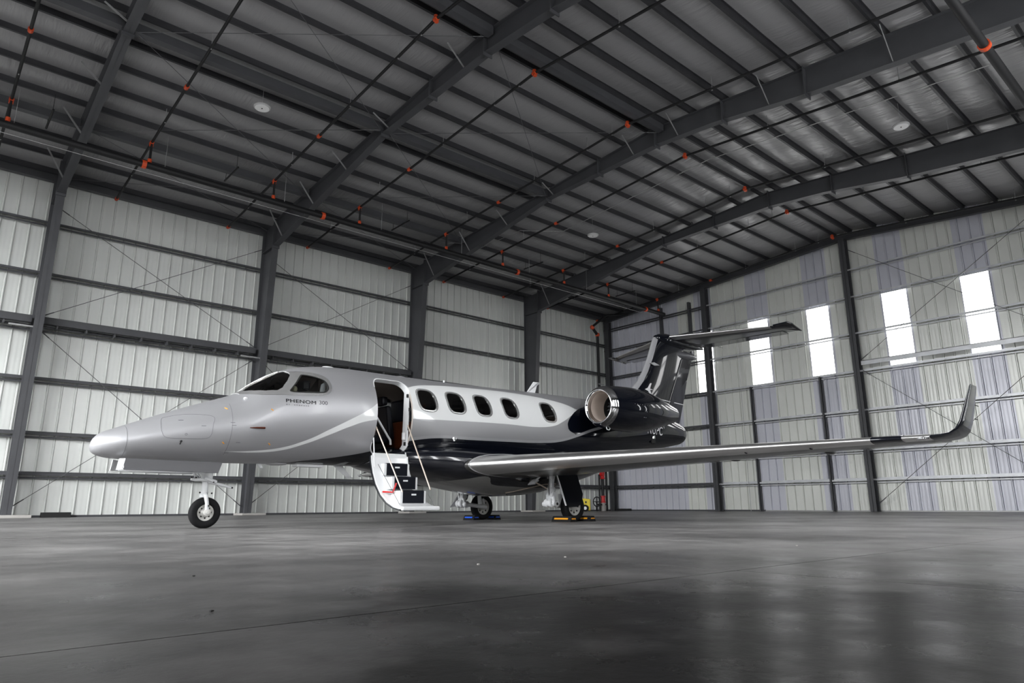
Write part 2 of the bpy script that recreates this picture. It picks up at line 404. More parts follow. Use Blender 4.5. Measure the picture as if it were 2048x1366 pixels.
# ------------------------------------------------------------------ purlins (Z sections on top of the rafters)
ORD = ['first', 'second', 'third', 'fourth', 'fifth', 'sixth', 'seventh', 'eighth', 'ninth', 'tenth', 'eleventh', 'twelfth', 'thirteenth']
def zsec(y, zb, h, t=.012, fl=.055, side=1):
    # Z section polygon in the y,z plane, web at y
    return [(y-fl*side, zb), (y+t*side, zb), (y+t*side, zb+h-t), (y+fl*side, zb+h-t), (y+fl*side, zb+h), (y, zb+h), (y, zb+t), (y-fl*side, zb+t)]
def along_x(poly, x0, x1, mbx): mbx.prism([(x0, y, z) for y, z in poly], (x1-x0, 0, 0))
for side, arr in ((1, PUR_L), (-1, PUR_R)):
    for k, y in enumerate(arr):
        mb = MB(); along_x(zsec(y, ztop(y), .205, side=side), XF+.05, XE-.05, mb)
        o = mb.build('roof_purlin', M_STEEL2)
        if k == 0: lab = 'dark steel roof purlin right at the ridge, on the %s slope' % ('long wall' if side > 0 else 'window')
        else: lab = 'dark steel roof purlin, %s down from the ridge on the %s slope' % (ORD[k-1], 'left (long wall)' if side > 0 else 'right')
        tag(o, lab, 'roof beam', 'roof purlins')
# deeper strut beams that brace the frames between rafters
for y, nmx in ((22.72, 'near the long wall'), (17.45, 'halfway up the left slope'), (12.0, 'along the ridge'), (6.4, 'on the right slope')):
    for b, (x0, x1) in enumerate([(FR_BEHIND+.1, FRX[0]-.1), (FRX[0]+.1, FRX[1]-.1), (FRX[1]+.1, FRX[2]-.1)]):
        if b == 2 and y == 6.4: continue
        mb = MB(); z = ztop(y)-.01
        mb.prism([(x0, y-.11, z), (x0, y+.11, z), (x0, y+.11, z-.24), (x0, y-.11, z-.24)], (x1-x0, 0, 0))
        o = mb.build('roof_strut', M_STEEL); 
        tag(o, 'deep grey roof strut %s, %s' % (nmx, ['left of the nearest rafter', 'between first and second rafters', 'between second and third rafters'][b]), 'roof beam', 'deep roof struts')

# ------------------------------------------------------------------ frames
def ibeam_poly(mbx, x, pts_top, pts_bot, fw, tw=.012, ft=.02):
    # web plates between matching top and bottom polylines in y,z ; flanges along both
    for (a, b), (c, d) in zip(zip(pts_top, pts_top[1:]), zip(pts_bot, pts_bot[1:])):
        mbx.prism([(x-tw/2, *a), (x-tw/2, *b), (x-tw/2, *d), (x-tw/2, *c)], (tw, 0, 0))
        for p, q, up in ((a, b, -1), (c, d, 1)):
            mbx.prism([(x-fw/2, p[0], p[1]), (x-fw/2, q[0], q[1]), (x-fw/2, q[0], q[1]+ft*up), (x-fw/2, p[0], p[1]+ft*up)], (fw, 0, 0))
FN = ['nearest, leftmost', 'second from the left', 'third from the left', 'fourth from the left']
def yinterp(tab, y):
    for (a, za), (b, zb) in zip(tab, tab[1:]):
        if min(a, b) <= y <= max(a, b): return za+(zb-za)*(y-a)/(b-a)
RB = [(25.75, 10.48), (17.4, 11.80), (12.25, 11.88), (10.1, 11.70), (7.4, 11.28), (3.5, 10.88), (-1.3, 10.35)]
for i, x in enumerate(FRX):
    # column: tapered, outer flange vertical against the wall girts
    fw = .26; yo = YW-.30; mb = MB()
    zk = 10.45; yi0, yi1 = YW-.78, 25.72
    mb.box(x-fw/2, x+fw/2, yo-.02, yo, 0.02, ztop(yo)-.02)
    mb.prism([(x-.006, yo, .02), (x-.006, yi0, .02), (x-.006, yi1, zk), (x-.006, yi1, ztop(yi1)-.02), (x-.006, yo, ztop(yo)-.02)], (.012, 0, 0))
    mb.prism([(x-fw/2, yi0, .02), (x-fw/2, yi0+.02, .02), (x-fw/2, yi1+.02, zk), (x-fw/2, yi1, zk)], (fw, 0, 0))
    mb.box(x-fw/2, x+fw/2, yi1, yo, zk-.01, zk+.01)     # stiffener at the knee
    mb.box(x-fw/2, x+fw/2, yi1-.01, yi1+.02, zk, ztop(yi1)-.02)
    mb.box(x-fw/2-.03, x+fw/2+.03, yi0-.05, yo+.03, 0, .025)
    c = mb.build('steel_column', M_STEEL)
    tag(c, 'tall grey tapered steel column standing along the long wall, %s' % FN[i], 'column', 'long wall columns')
    mb = MB(); mb.box(x-.28, x+.62, YW-1.0, YW-.1, 0, .075 if i else .09)
    o = mb.build('column_footing', M_CONC, bevel=.01)
    tag(o, 'low pale concrete footing at the foot of the %s steel column' % FN[i], 'concrete block', 'column footings')
    c.location.z = 0.0
    # rafter
    mb = MB(); ysr = [25.7, 21.5, 17.4, 12.25, 10.1, 7.4, 3.5, -1.3]
    ibeam_poly(mb, x, [(y, ztop(y)-.002) for y in ysr], [(y, yinterp(RB, y) or 10.48) for y in ysr], .24)
    mb.box(x-.12, x+.12, -2.4, -1.3, 10.2, ztop(-2)-.05)
    rf = mb.build('rafter_beam', M_STEEL)
    tag(rf, 'long grey tapered steel rafter rising from the column that is %s' % FN[i], 'rafter', 'main rafters')
    for ys_ in (25.68, 17.4, 14.75, 12.25, 9.75, 7.2):
        mb = MB(); zb_ = yinterp(RB, ys_)
        mb.box(x-.15, x+.15, ys_-.015, ys_+.015, zb_-.09, ztop(ys_)+.05)
        mb.build('splice_plate', M_STEEL, rf)
    if i < 3:
        for k, yb in enumerate([25.0, 22.3, 19.8, 17.1, 13.2, 11.4, 8.3, 5.0]):
            if i == 1 and k in (5,): continue
            mb = MB(); mb.bar((x-.02, yb, yinterp(RB, yb)+.06), (x-.62, yb, ztop(yb)+.02), .05, .012, up=(0, 1, 0))
            mb.build('flange_brace', M_BRACE, rf)
    else:
        mb = MB(); mb.bar((x-.02, 24.9, yinterp(RB, 24.9)+.06), (x-.62, 24.9, ztop(24.9)+.02), .05, .012, up=(0, 1, 0)); mb.build('flange_brace', M_BRACE, rf)
    for yb in PUR_L[2:12:1]:
        if i == 3:
            mb = MB(); mb.box(x-.05, x+.05, yb-.10, yb-.085, ztop(yb), ztop(yb)+.19); mb.build('purlin_clip', M_STEEL, rf)
cb_ = bpy.data.objects['steel_column'].copy(); COL.objects.link(cb_); cb_.location.x = FR_BEHIND-FRX[0]; cb_['label'] = 'grey tapered steel column along the long wall, behind the camera position, out of view'
rb_ = bpy.data.objects['rafter_beam'].copy(); COL.objects.link(rb_); rb_.location.x = FR_BEHIND-FRX[0]; rb_['label'] = 'grey tapered steel rafter over the camera position, out of view'
# small knee struts: bright flat bars at the base of the deep girt
# end frame rafter + corner column + end columns
mb = MB(); ysr = [26.95, 20, 12.25, 5, -2.4]
ibeam_poly(mb, XE-.30, [(y, ztop(y)-.002) for y in ysr], [(y, ztop(y)-.30) for y in ysr], .2)
o = mb.build('rafter_beam', M_STEEL); tag(o, 'shallow dark steel rafter following the gable against the end wall', 'rafter')
def hcol(x, y, h, name, lab, d=.32, fw=.2):
    mb = MB()
    mb.box(x-d/2, x-d/2+.02, y-fw/2, y+fw/2, 0, h); mb.box(x+d/2-.02, x+d/2, y-fw/2, y+fw/2, 0, h); mb.box(x-d/2, x+d/2, y-.008, y+.008, 0, h)
    o = mb.build(name, M_STEEL); tag(o, lab, 'column', 'end wall columns'); return o
hcol(XE-.33, 26.62, ztop(26.62)-.31, 'corner_column', 'dark steel column in the far corner between the two walls', .3, .3)
hcol(XE-.38, 19.72, ztop(19.72)-.31, 'end_wall_column', 'dark steel post up the end wall, just right of the jet tail', .38, .26)
hcol(XE-.38, 12.25, ztop(12.25)-.31, 'end_wall_column', 'dark steel post up the end wall under the roof ridge', .38, .26)
hcol(XE-.38, 4.9, ztop(4.9)-.31, 'end_wall_column', 'dark steel post up the end wall beyond the right edge of view', .38, .26)
for y, lab in ((17.55, 'slim dark jamb post left side of the framed opening in the end wall'), (14.05, 'slim dark jamb post right side of the framed opening in the end wall')):
    mb = MB(); mb.box(XE-.27, XE-.06, y-.05, y-.03, 0, 6.03); mb.box(XE-.27, XE-.25, y-.05, y+.05, 0, 6.03); mb.box(XE-.08, XE-.06, y-.05, y+.05, 0, 6.03)
    tag(mb.build('jamb_post', M_STEEL), lab, 'post')
for y, z0, z1, lab in ((22.75, 9.1, 11.3, 'short dark post high on the end wall above the jet tail, left one'), (20.85, 8.0, 11.2, 'short dark post high on the end wall above the jet tail, right one')):
    mb = MB(); mb.box(XE-.27, XE-.06, y-.06, y+.06, z0, z1); tag(mb.build('jamb_post', M_STEEL), lab, 'post')

# ------------------------------------------------------------------ girts
def girt(y0, y1, x, z, lab, axis='x', mat=M_STEEL, h=.2, grp=None):
    mb = MB(); t = .012; f = .07
    prof = [(0, z-h), (.21, z-h), (.21, z-h+t), (t, z-h+t)] # not used directly
    if axis == 'x':
        yb = x  # face plane towards the room
        poly = [(yb, z), (yb+.2, z), (yb+.2, z-t), (yb+t, z-t), (yb+t, z-f), (yb, z-f)]
        mb.prism([(y0, a, b) for a, b in poly], (y1-y0, 0, 0))
        mb.box(y0, y1, yb+.19, yb+.2, z, z+.06)
        mb.box(y0, y1, yb, yb+.012, z-f, z-.0)
        mb.box(y0, y1, yb+.08, yb+.2, z-f-.055, z-f-.045)
        mb.box(y0, y1, yb+.08, yb+.09, z-h+.03, z-f-.045)
    else:
        xb = x
        poly = [(xb, z), (xb+.2, z), (xb+.2, z-t), (xb+t, z-t), (xb+t, z-f), (xb, z-f)]
        mb.prism([(a, y0, b) for a, b in poly], (0, y1-y0, 0))
        mb.box(xb+.19, xb+.2, y0, y1, z, z+.06)
        mb.box(xb+.08, xb+.2, y0, y1, z-f-.055, z-f-.045)
        mb.box(xb+.08, xb+.09, y0, y1, z-h+.03, z-f-.045)
    o = mb.build('wall_girt', mat); tag(o, lab, 'wall beam', grp); return o
GL = [1.38, 2.67, 4.45, 6.17, 8.03, 9.83]
for k, z in enumerate(GL):
    girt(XF+.05, XE-.1, YW-.27, z, 'dark horizontal girt along the long left wall, %s up from the floor' % ORD[k], grp='long wall girts')
mb = MB(); mb.box(XF+.05, XE-.1, YW-.28, YW-.07, ztop(YW)-.17, ztop(YW)+.12)
tag(mb.build('eave_strut', M_STEEL), 'deep grey eave strut along the top of the long left wall', 'wall beam')
for b, (x0, x1) in enumerate([(FR_BEHIND+.1, FRX[0]-.15), (FRX[0]+.15, FRX[1]-.15), (FRX[1]+.15, FRX[2]-.15)]):
    mb = MB(); yb = YW-.62
    mb.box(x0, x1, yb, yb+.012, 6.17, 6.42); mb.box(x0, x1, yb, yb+.2, 6.41, 6.42); mb.box(x0, x1, yb, yb+.2, 6.17, 6.182)
    x = x0+.4
    while x < x1: mb.box(x, x+.05, yb+.01, yb+.3, 6.06, 6.17); x += .85
    o = mb.build('wall_strut', M_STEEL)
    tag(o, 'deep grey horizontal strut beam across the wall bay, %s' % ['left of the nearest column', 'between the nearest and second columns', 'between the second and third columns'][b], 'wall beam', 'mid height struts')
GE = [1.36, 2.63, 4.35, 6.08, 7.8, 9.5, 10.78]
for k, z in enumerate(GE):
    y1 = YW-.1
    if k in (3, 4): pass
    girt(YR+.1, 20.0, XE-.25, z, 'pale galvanised girt across the right part of the end wall, %s up from the floor' % ORD[k], 'y', M_GALV, grp='end wall girts, windows side')
    girt(20.0, y1, XE-.25, z, 'dark girt on the end wall behind the jet tail, %s up from the floor' % ORD[k], 'y', M_STEEL, grp='end wall girts, corner side')
mb = MB(); mb.box(XE-.62, XE-.60, YR+.2, 12.0, 6.22, 6.42); mb.box(XE-.62, XE-.42, YR+.2, 12.0, 6.40, 6.42)
tag(mb.build('wall_strut', M_GALV), 'bright horizontal strut doubled above a girt on the far right of the end wall', 'wall beam')
# bright flat bars at column feet of the strut (angle brackets)
for i, (x, y, z) in enumerate([(FRX[0], YW-.72, 6.02), (FRX[1], YW-.72, 6.0), (FRX[2], YW-.72, 6.0)]):
    mb = MB(); mb.bar((x-.75, y, z), (x+.05, y, z), .05, .05)
    tag(mb.build('angle_bracket', M_BRACE), 'pale steel angle lying across the face of the long wall column, %s' % FN[i], 'bracket', 'angle brackets on wall columns')

# ------------------------------------------------------------------ rod bracing
def rod(p0, p1, lab, r=.011, grp='wall brace rods'):
    mb = MB(); mb.tube([p0, p1], r, 6)
    d = (Vector(p1)-Vector(p0)).normalized()
    for p, s in ((p0, 1), (p1, -1)): mb.tube([Vector(p), Vector(p)+d*.35*s], r*1.7, 6)
    tag(mb.build('brace_rod', M_ROD), lab, 'brace rod', grp)
yb = YW-.36
for b, (xa, xb_, nn) in enumerate([(FRX[0]+.15, FRX[1]-.15, 'between the nearest and second columns'), (FRX[1]+.15, FRX[2]-.15, 'between the second and third columns')]):
    rod((xa, yb, 10.35), (xb_, yb, 6.5), 'thin upper brace rod falling to the right %s' % nn)
    rod((xa, yb, 6.5), (xb_, yb, 10.6), 'thin upper brace rod rising to the right %s' % nn)
    rod((xa, yb, 6.0), (xb_, yb, .35), 'thin lower brace rod falling to the right %s' % nn)
    rod((xa, yb, .35), (xb_, yb, 5.95), 'thin lower brace rod rising to the right %s' % nn)
xb_ = XE-.5
rod((xb_, 12.0, 11.6), (xb_, 5.0, 6.5), 'thin brace rod high on the end wall falling right from the ridge post', grp='end wall brace rods')
rod((xb_, 12.0, 6.5), (xb_, 5.0, 11.2), 'thin brace rod high on the end wall rising right from the ridge post', grp='end wall brace rods')
rod((xb_, 12.0, 6.0), (xb_, 5.0, .3), 'thin brace rod low on the end wall falling right from the ridge post', grp='end wall brace rods')
rod((xb_, 12.0, .35), (xb_, 5.0, 6.0), 'thin brace rod low on the end wall rising right from the ridge post', grp='end wall brace rods')
for b in range(2):
    xa, xb2 = FRX[b], FRX[b+1]; bay = ['between the first and second rafters', 'between the second and third rafters'][b]
    for j, (ya, yb2) in enumerate([(22.7, 17.4), (17.4, 12.1), (26.3, 22.7)]):
        za, zb2 = ztop(ya)-.25, ztop(yb2)-.25; nn = ['mid slope', 'near the ridge', 'near the long wall'][j]
        xa += .16 if j == 0 else 0; xb2 -= .16 if j == 0 else 0
        rod((xa, ya, za), (xb2, yb2, zb2), 'thin roof brace rod climbing away, %s, %s' % (nn, bay), .008, 'roof brace rods')
        rod((xa, yb2, zb2), (xb2, ya, za), 'thin roof brace rod dropping away, %s, %s' % (nn, bay), .008, 'roof brace rods')

# ------------------------------------------------------------------ sprinkler pipes
YM, ZM = 22.0, 10.62
pm = empty('sprinkler_main', (15, YM, ZM)); tag(pm, 'thick black sprinkler main running the length of the roof near the long wall', 'pipe')
mb = MB(); mb.tube([(-26.9, 0, 0), (15.6, 0, 0)], .105, 16); mb.build('pipe', M_BLACKPIPE, pm, True)
for x in (-10.85, 13.9, -4.9, 4.6):
    mb = MB(); mb.tube([(x, 0, 0), (x+.12, 0, 0)], .13, 16); mb.build('coupling', M_ORANGE, pm)
mb = MB(); mb.tube([(-26.9, .35, -.10), (15.5, .35, -.10)], .009, 8); mb.build('conduit', M_BRACE, pm, True)
for k in range(9):
    x = -18+k*3.9; mb = MB(); mb.tube([(x, 0, -.09), (x, 0, 1.6)], .008, 6); mb.tube([(x-.015, 0, 0), (x+.015, 0, 0)], .098, 12)
    mb.build('hanger_rod', M_BRACE, pm)
BX = [.75, 4.35, 8.3, 11.65, 15.7, 18.8, 22.7, 25.95, 30.1]
BN = ORD
for k, x in enumerate(BX):
    rt = empty('sprinkler_branch', (x, YM, ZM)); tag(rt, 'thin black sprinkler branch line following the roof slope, %s counting from the left' % ORD[k], 'pipe', 'sprinkler branch lines')
    zz = lambda y: ztop(y)-.42-ZM
    zend = zz(26.5)
    mb = MB(); mb.tube([(0, 26.5-YM, zend), (0, RIDGE-YM, zz(RIDGE)), (0, -1.5-YM, zz(-1.5))], .04, 10); mb.build('pipe', M_BLACKPIPE, rt, True)
    mb = MB(); zt_ = zz(YM)
    mb.tube([(0, 0, .08), (0, 0, zt_)], .038, 10); mb.build('riser_nipple', M_BLACKPIPE, rt, True)
    for (y, z, a) in ((YM+.03, zt_, 1), (RIDGE+.0, zz(RIDGE), 2), (26.48, zend, 0), (YM, .16, 3), (18.6, zz(18.6), 0)):
        mb = MB()
        if a == 3: mb.tube([(0, 0, .10), (0, 0, .22)], .062, 10)
        else:
            mb.tube([(0, y-YM-.07, z), (0, y-YM+.07, z)], .062, 10)
            if a == 1: mb.tube([(0, y-YM, z-.12), (0, y-YM, z)], .06, 10)
            if a == 2: mb.tube([(0, y-YM-.02, z-.1), (0, y-YM+.02, z+.1)], .055, 10)
        mb.build('coupling', M_ORANGE, rt)
    for y in (24.4, 20.6, 16.6, 14.0, 12.9, 9.2, 5.4, 1.5):
        mb = MB(); z = zz(y); mb.tube([(0, y-YM, z-.05), (0, y-YM, z+.42)], .008, 6); mb.box(-.012, .012, y-YM-.02, y-YM+.02, z-.055, z+.06)
        mb.build('hanger_rod', M_BRACE, rt)
# short capped stubs hung beside the main
for k, x in enumerate([1.7, 6.9, 13.6, 20.9, 27.6]):
    mb = MB(); z = ztop(22)-.55
    mb.tube([(x, 21.6, z), (x, 22.9, z)], .03, 8)
    for y in (21.75, 22.8): mb.tube([(x, y, z), (x, y, ztop(y))], .007, 6)
    tag(mb.build('pipe_stub', M_BLACKPIPE), 'short black pipe stub hung above the sprinkler main, %s from the left' % ORD[k], 'pipe', 'short pipe stubs')
# right hand main
pm2 = empty('sprinkler_main', (15, 2.55, 9.0)); tag(pm2, 'black sprinkler main on the right side of the roof, at the upper right corner', 'pipe')
mb = MB(); mb.tube([(-26.9, 0, -.35), (12.5, 0, -.35)], .085, 14); mb.build('pipe', M_BLACKPIPE, pm2, True)
for x in (-1.0, 8.0):
    mb = MB(); mb.tube([(x, 0, -.35), (x+.1, 0, -.35)], .11, 14); mb.build('coupling', M_ORANGE, pm2)
for x in (3.8, 7.7):
    mb = MB(); mb.tube([(x, 0, -.3), (x, 0, 2.4)], .04, 10); mb.build('riser_nipple', M_BLACKPIPE, pm2, True)

# fire riser in the far corner
RXx, RYy = 29.75, 26.2
fr = empty('fire_riser', (RXx, RYy, 0)); tag(fr, 'black vertical fire riser pipe with red valve near the far corner', 'pipe')
mb = MB(); mb.tube([(0, 0, .5), (0, 0, 10.1)], .085, 14); mb.build('pipe', M_BLACKPIPE, fr, True)
mb = MB(); mb.tube([(.0, 0, 10.1), (-.55, -.1, 10.45)], .085, 12); mb.tube([(-.55, -.1, 10.5), (-.55, -1.2, 10.95), (.9, -1.6, 11.2)], .07, 12); mb.build('cross_pipe', M_BLACKPIPE, fr, True)
for c_ in ((0, 0, 10.12), (-.55, -.1, 10.47)):
    mb = MB(); mb.sphere(c_, .14); mb.build('coupling', M_ORANGE, fr, True)
mb = MB(); mb.lathe((0, 0, 1.75), (0, 0, 1), [(0, .0), (0, .14), (.05, .16), (.1, .11), (.3, .14), (.5, .17), (.7, .14), (.75, .17), (.8, .17), (.8, 0)], 16)
mb.tube([(0, 0, 2.2), (-.25, -.08, 1.95)], .09, 10); mb.build('red_valve', M_RED, fr, True)
mb = MB(); mb.lathe((0, 0, .45), (0, 0, 1), [(0, 0), (0, .16), (.05, .16), (.08, .12), (.3, .12), (.33, .15), (.38, .15), (.38, 0)], 16); mb.build('red_flange', M_RED, fr, True)
mb = MB(); mb.tube([(0, 0, 0), (0, 0, .5)], [.16, .11], 12); mb.build('pedestal', M_CONC, fr, True)
for pts in ([(-.28, 0, .0), (-.28, 0, 2.0)], [(.32, 0, .0), (.32, 0, 2.6)]):
    mb = MB(); mb.tube(pts, .05, 8); mb.build('drain_pipe', M_BLACKPIPE, fr, True)
mb = MB(); mb.tube([(-.5, 0, .35), (.32, 0, .35)], .04, 8); mb.build('drain_link', M_BLACKPIPE, fr, True)
mb = MB(); mb.bar((-.15, -.1, 7.15), (.3, -.1, 7.15), .03, .04); mb.build('pipe_clamp', M_BRACE, fr)
# dark low box at the foot of the nearest column, one in the corner
mb = MB(); mb.box(3.55, 4.35, YW-.45, YW-.12, 0, .16); tag(mb.build('floor_box', M_DARK, bevel=.01), 'small black box on the floor just right of the nearest column foot', 'box')
mb = MB(); mb.box(XE-.5, XE-.15, 25.5, 26.3, 0, .12); tag(mb.build('floor_box', M_DARK, bevel=.01), 'low black box on the floor in the far corner', 'box')

# ------------------------------------------------------------------ round high bay lamps and conduit
for k, (x, y) in enumerate([(6.25, 18.0), (20.65, 18.25), (21.1, 6.2)]):
    z = ztop(y)-.62
    lp = empty('high_bay_lamp', (x, y, z)); tag(lp, 'round white disc lamp hung under the roof, %s' % ['on the left above the jet nose', 'in the middle above the jet tail', 'on the right slope'][k], 'ceiling lamp', 'round hanging lamps')
    mb = MB(); mb.lathe((0, 0, 0), (0, 0, 1), [(0, 0), (0, .21), (.02, .235), (.05, .235), (.09, .12), (.12, 0)], 32); mb.build('lamp_shade', M_PLATE, lp, True)
    mb = MB(); mb.lathe((0, 0, -.004), (0, 0, 1), [(0, 0), (0, .2), (.004, .2)], 32); mb.build('diffuser', M_LAMP, lp)
    mb = MB(); mb.lathe((0, 0, -.012), (0, 0, 1), [(0, 0), (0, .02), (.01, .02)], 12); mb.build('sensor', M_DARK, lp)
    mb = MB(); mb.tube([(0, 0, .1), (0, 0, .8)], .006, 6); mb.build('hanger_rod', M_BRACE, lp)
mb = MB(); mb.tube([(20.2, 19.6, ztop(19.6)-.02), (20.3, RIDGE, ztop(RIDGE)-.02), (20.3, 3.5, ztop(3.5)-.02)], .014, 6); mb.tube([(20.2, 19.6, ztop(19.6)-.02), (18.6, 20.6, ztop(20.6)-.03), (18.2, 24, ztop(24)-.03)], .01, 6)
tag(mb.build('conduit', M_BRACE), 'thin pale conduit crossing under the roof purlins past the lamps', 'conduit')
mb = MB(); mb.tube([(XE-.28, 18.05, 0.0), (XE-.28, 18.05, 11.9)], .014, 6); tag(mb.build('conduit', M_BRACE), 'thin pale vertical conduit up the end wall beside the windows', 'conduit')
mb = MB(); mb.tube([(21.9, YW-.3, .5), (21.9, YW-.3, 11.1)], .01, 6); tag(mb.build('conduit', M_BRACE), 'thin pale vertical conduit up the long wall behind the jet fuselage', 'conduit')
# ================================================================== the jet
# local frame: x = metres aft of the nose tip, y = to starboard (the camera sees the port side, y < 0), z = up
JET = empty('business_jet', (1.85933, 10.80121, 0.0), 0.0230887)
tag(JET, 'silver, white and black twin engine business jet parked with its cabin door open', 'airplane')
ST = [(0.0,1.10,1.10,0.0),(0.02,1.045,1.19,.075),(.06,1.01,1.255,.14),(.12,.985,1.305,.20),(.25,.96,1.365,.285),(.36,.955,1.413,.335),(.73,.95,1.572,.445),(1.15,.949,1.743,.545),(1.51,.949,1.878,.615),(1.86,.953,2.02,.67),
(2.1,.957,2.205,.70),(2.4,.962,2.39,.735),(2.73,.968,2.53,.765),(3.07,.975,2.605,.79),(3.44,.98,2.642,.81),(3.8,.98,2.655,.825),(4.3,.98,2.655,.83),(5.8,.98,2.665,.83),(8.1,.98,2.72,.83),(9.3,1.02,2.74,.82),
(10.2,1.14,2.75,.78),(11.0,1.32,2.755,.70),(12.0,1.55,2.74,.58),(13.0,1.74,2.66,.44),(13.6,1.84,2.52,.34),(13.9,1.90,2.44,.28),(14.02,1.98,2.37,.2),(14.06,2.17,2.19,0.0)]
A_ = np.array(ST)
def pch(x, X, Y):
    h = np.diff(X); d = np.diff(Y)/h; m = np.zeros(len(X)); m[0] = d[0]; m[-1] = d[-1]
    for i in range(1, len(X)-1):
        if d[i-1]*d[i] > 0:
            w1 = 2*h[i]+h[i-1]; w2 = h[i]+2*h[i-1]; m[i] = (w1+w2)/(w1/d[i-1]+w2/d[i])
    i = int(min(max(np.searchsorted(X, x)-1, 0), len(h)-1)); t = (x-X[i])/h[i]
    return float((1+2*t)*(1-t)**2*Y[i]+t*(1-t)**2*h[i]*m[i]+t*t*(3-2*t)*Y[i+1]+t*t*(t-1)*h[i]*m[i+1])
def sec(s):
    s = min(max(s, 0), 14.06); return [pch(s, A_[:, 0], A_[:, k]) for k in (1, 2, 3)]
def half(s, z):
    zb, zt, a = sec(s); zc = (zb+zt)/2; hh = (zt-zb)/2
    q = 1-((z-zc)/hh)**2 if hh > 1e-6 else 0
    return a*math.sqrt(q) if q > 0 else 0.0
def topz(s, y):
    zb, zt, a = sec(s); return (zb+zt)/2+(zt-zb)/2*math.sqrt(max(0, 1-(y/a)**2))
NT = 80
def ring(s, off=0.0):
    zb, zt, a = sec(s); zc = (zb+zt)/2; hh = max((zt-zb)/2+off, 1e-4); aa = max(a+off, 1e-4)
    return [Vector((s, aa*math.cos(2*PI*k/NT), zc+hh*math.sin(2*PI*k/NT))) for k in range(NT)]
SS = [0.0, .004, .012, .02, .035, .06, .09, .12, .18, .25, .3, .36, .45]
x = .55
while x < 13.5: SS.append(round(x, 3)); x += .1 if x < 4 else .16
SS += [13.6, 13.7, 13.8, 13.9, 13.95, 13.99, 14.02, 14.045, 14.06]
def fuselage_solid(off, s0=0.0, s1=14.06, inner=None, in0=.7, in1=12.9):
    mbf = MB(); st = [s for s in SS if s0 <= s <= s1]
    mbf.loft([ring(s, off) for s in st], True, 0)
    if inner is not None:
        st2 = [s for s in SS if in0 <= s <= in1]
        b = len(mbf.v); mbf.loft([ring(s, inner) for s in st2], True, 1)
    me = bpy.data.meshes.new('fus'); me.from_pydata(mbf.v, [], mbf.f)
    bm = bmesh.new(); bm.from_mesh(me)
    for f, mi in zip(bm.faces, mbf.m): f.material_index = mi
    bmesh.ops.remove_doubles(bm, verts=bm.verts, dist=1e-6)
    bmesh.ops.dissolve_degenerate(bm, dist=1e-7, edges=bm.edges)
    bmesh.ops.recalc_face_normals(bm, faces=bm.faces)
    # outer island outward, inner island inward
    for mi, sign in ((0, 1), (1, -1)):
        fs = [f for f in bm.faces if f.material_index == mi]
        if not fs: continue
        tot = 0
        for f in fs:
            c = f.calc_center_median(); cz = sum(sec(c.x)[:2])/2
            tot += f.normal.dot(Vector((0, c.y, c.z-cz)))
        if tot*sign < 0: bmesh.ops.reverse_faces(bm, faces=fs)
    bm.to_mesh(me); bm.free(); return me
def obj_of(me, name):
    o = bpy.data.objects.new(name, me); COL.objects.link(o); return o
def boolean(o, cutter, op='DIFFERENCE'):
    m = o.modifiers.new('b', 'BOOLEAN'); m.operation = op; m.object = cutter; m.solver = 'EXACT'
    try: m.material_mode = 'TRANSFER'
    except Exception: pass
    dg = bpy.context.evaluated_depsgraph_get(); ev = o.evaluated_get(dg)
    me = bpy.data.meshes.new_from_object(ev); o.modifiers.clear(); old = o.data; o.data = me
    return o
def remove(o): bpy.data.objects.remove(o, do_unlink=True)
def finish(o, sharp=32, wn=True):
    bm = bmesh.new(); bm.from_mesh(o.data)
    for f in bm.faces: f.smooth = True
    for e in bm.edges:
        e.smooth = not (len(e.link_faces) == 2 and e.calc_face_angle(0) > math.radians(sharp))
    bm.to_mesh(o.data); bm.free()
    return o
def superel(cx, cz, rx, rz, n=40, p=3.2, skew=0.0):
    out = []
    for k in range(n):
        t = 2*PI*k/n; c, s_ = math.cos(t), math.sin(t)
        z = rz*math.copysign(abs(s_)**(2/p), s_)
        out.append((cx+rx*math.copysign(abs(c)**(2/p), c)+skew*z, cz+z))
    return out
def rrect(x0, x1, z0, z1, r, n=8):
    out = []
    for cx, cz, a0 in ((x1-r, z1-r, 0), (x0+r, z1-r, 90), (x0+r, z0+r, 180), (x1-r, z0+r, 270)):
        for k in range(n+1):
            t = math.radians(a0+90*k/n); out.append((cx+r*math.cos(t), cz+r*math.sin(t)))
    return out
def smooth_poly(pts, n=8):
    # closed Catmull-Rom through control points
    out = []; m = len(pts)
    for i in range(m):
        p0, p1, p2, p3 = [Vector((*pts[(i+j-1) % m], 0)) for j in range(4)]
        for k in range(n):
            t = k/n
            v = .5*((2*p1)+(-p0+p2)*t+(2*p0-5*p1+4*p2-p3)*t*t+(-p0+3*p1-3*p2+p3)*t**3); out.append((v.x, v.y))
    return out
def cutter(poly, y0, y1, name='cut'):
    mbc = MB(); mbc.prism([(x, y0, z) for x, z in poly], (0, y1-y0, 0)); return mbc.build(name, M_DARK)
def cutter_z(poly, z0, z1):
    mbc = MB(); mbc.prism([(x, y, z0) for x, y in poly], (0, 0, z1-z0)); return mbc.build('cut', M_DARK)

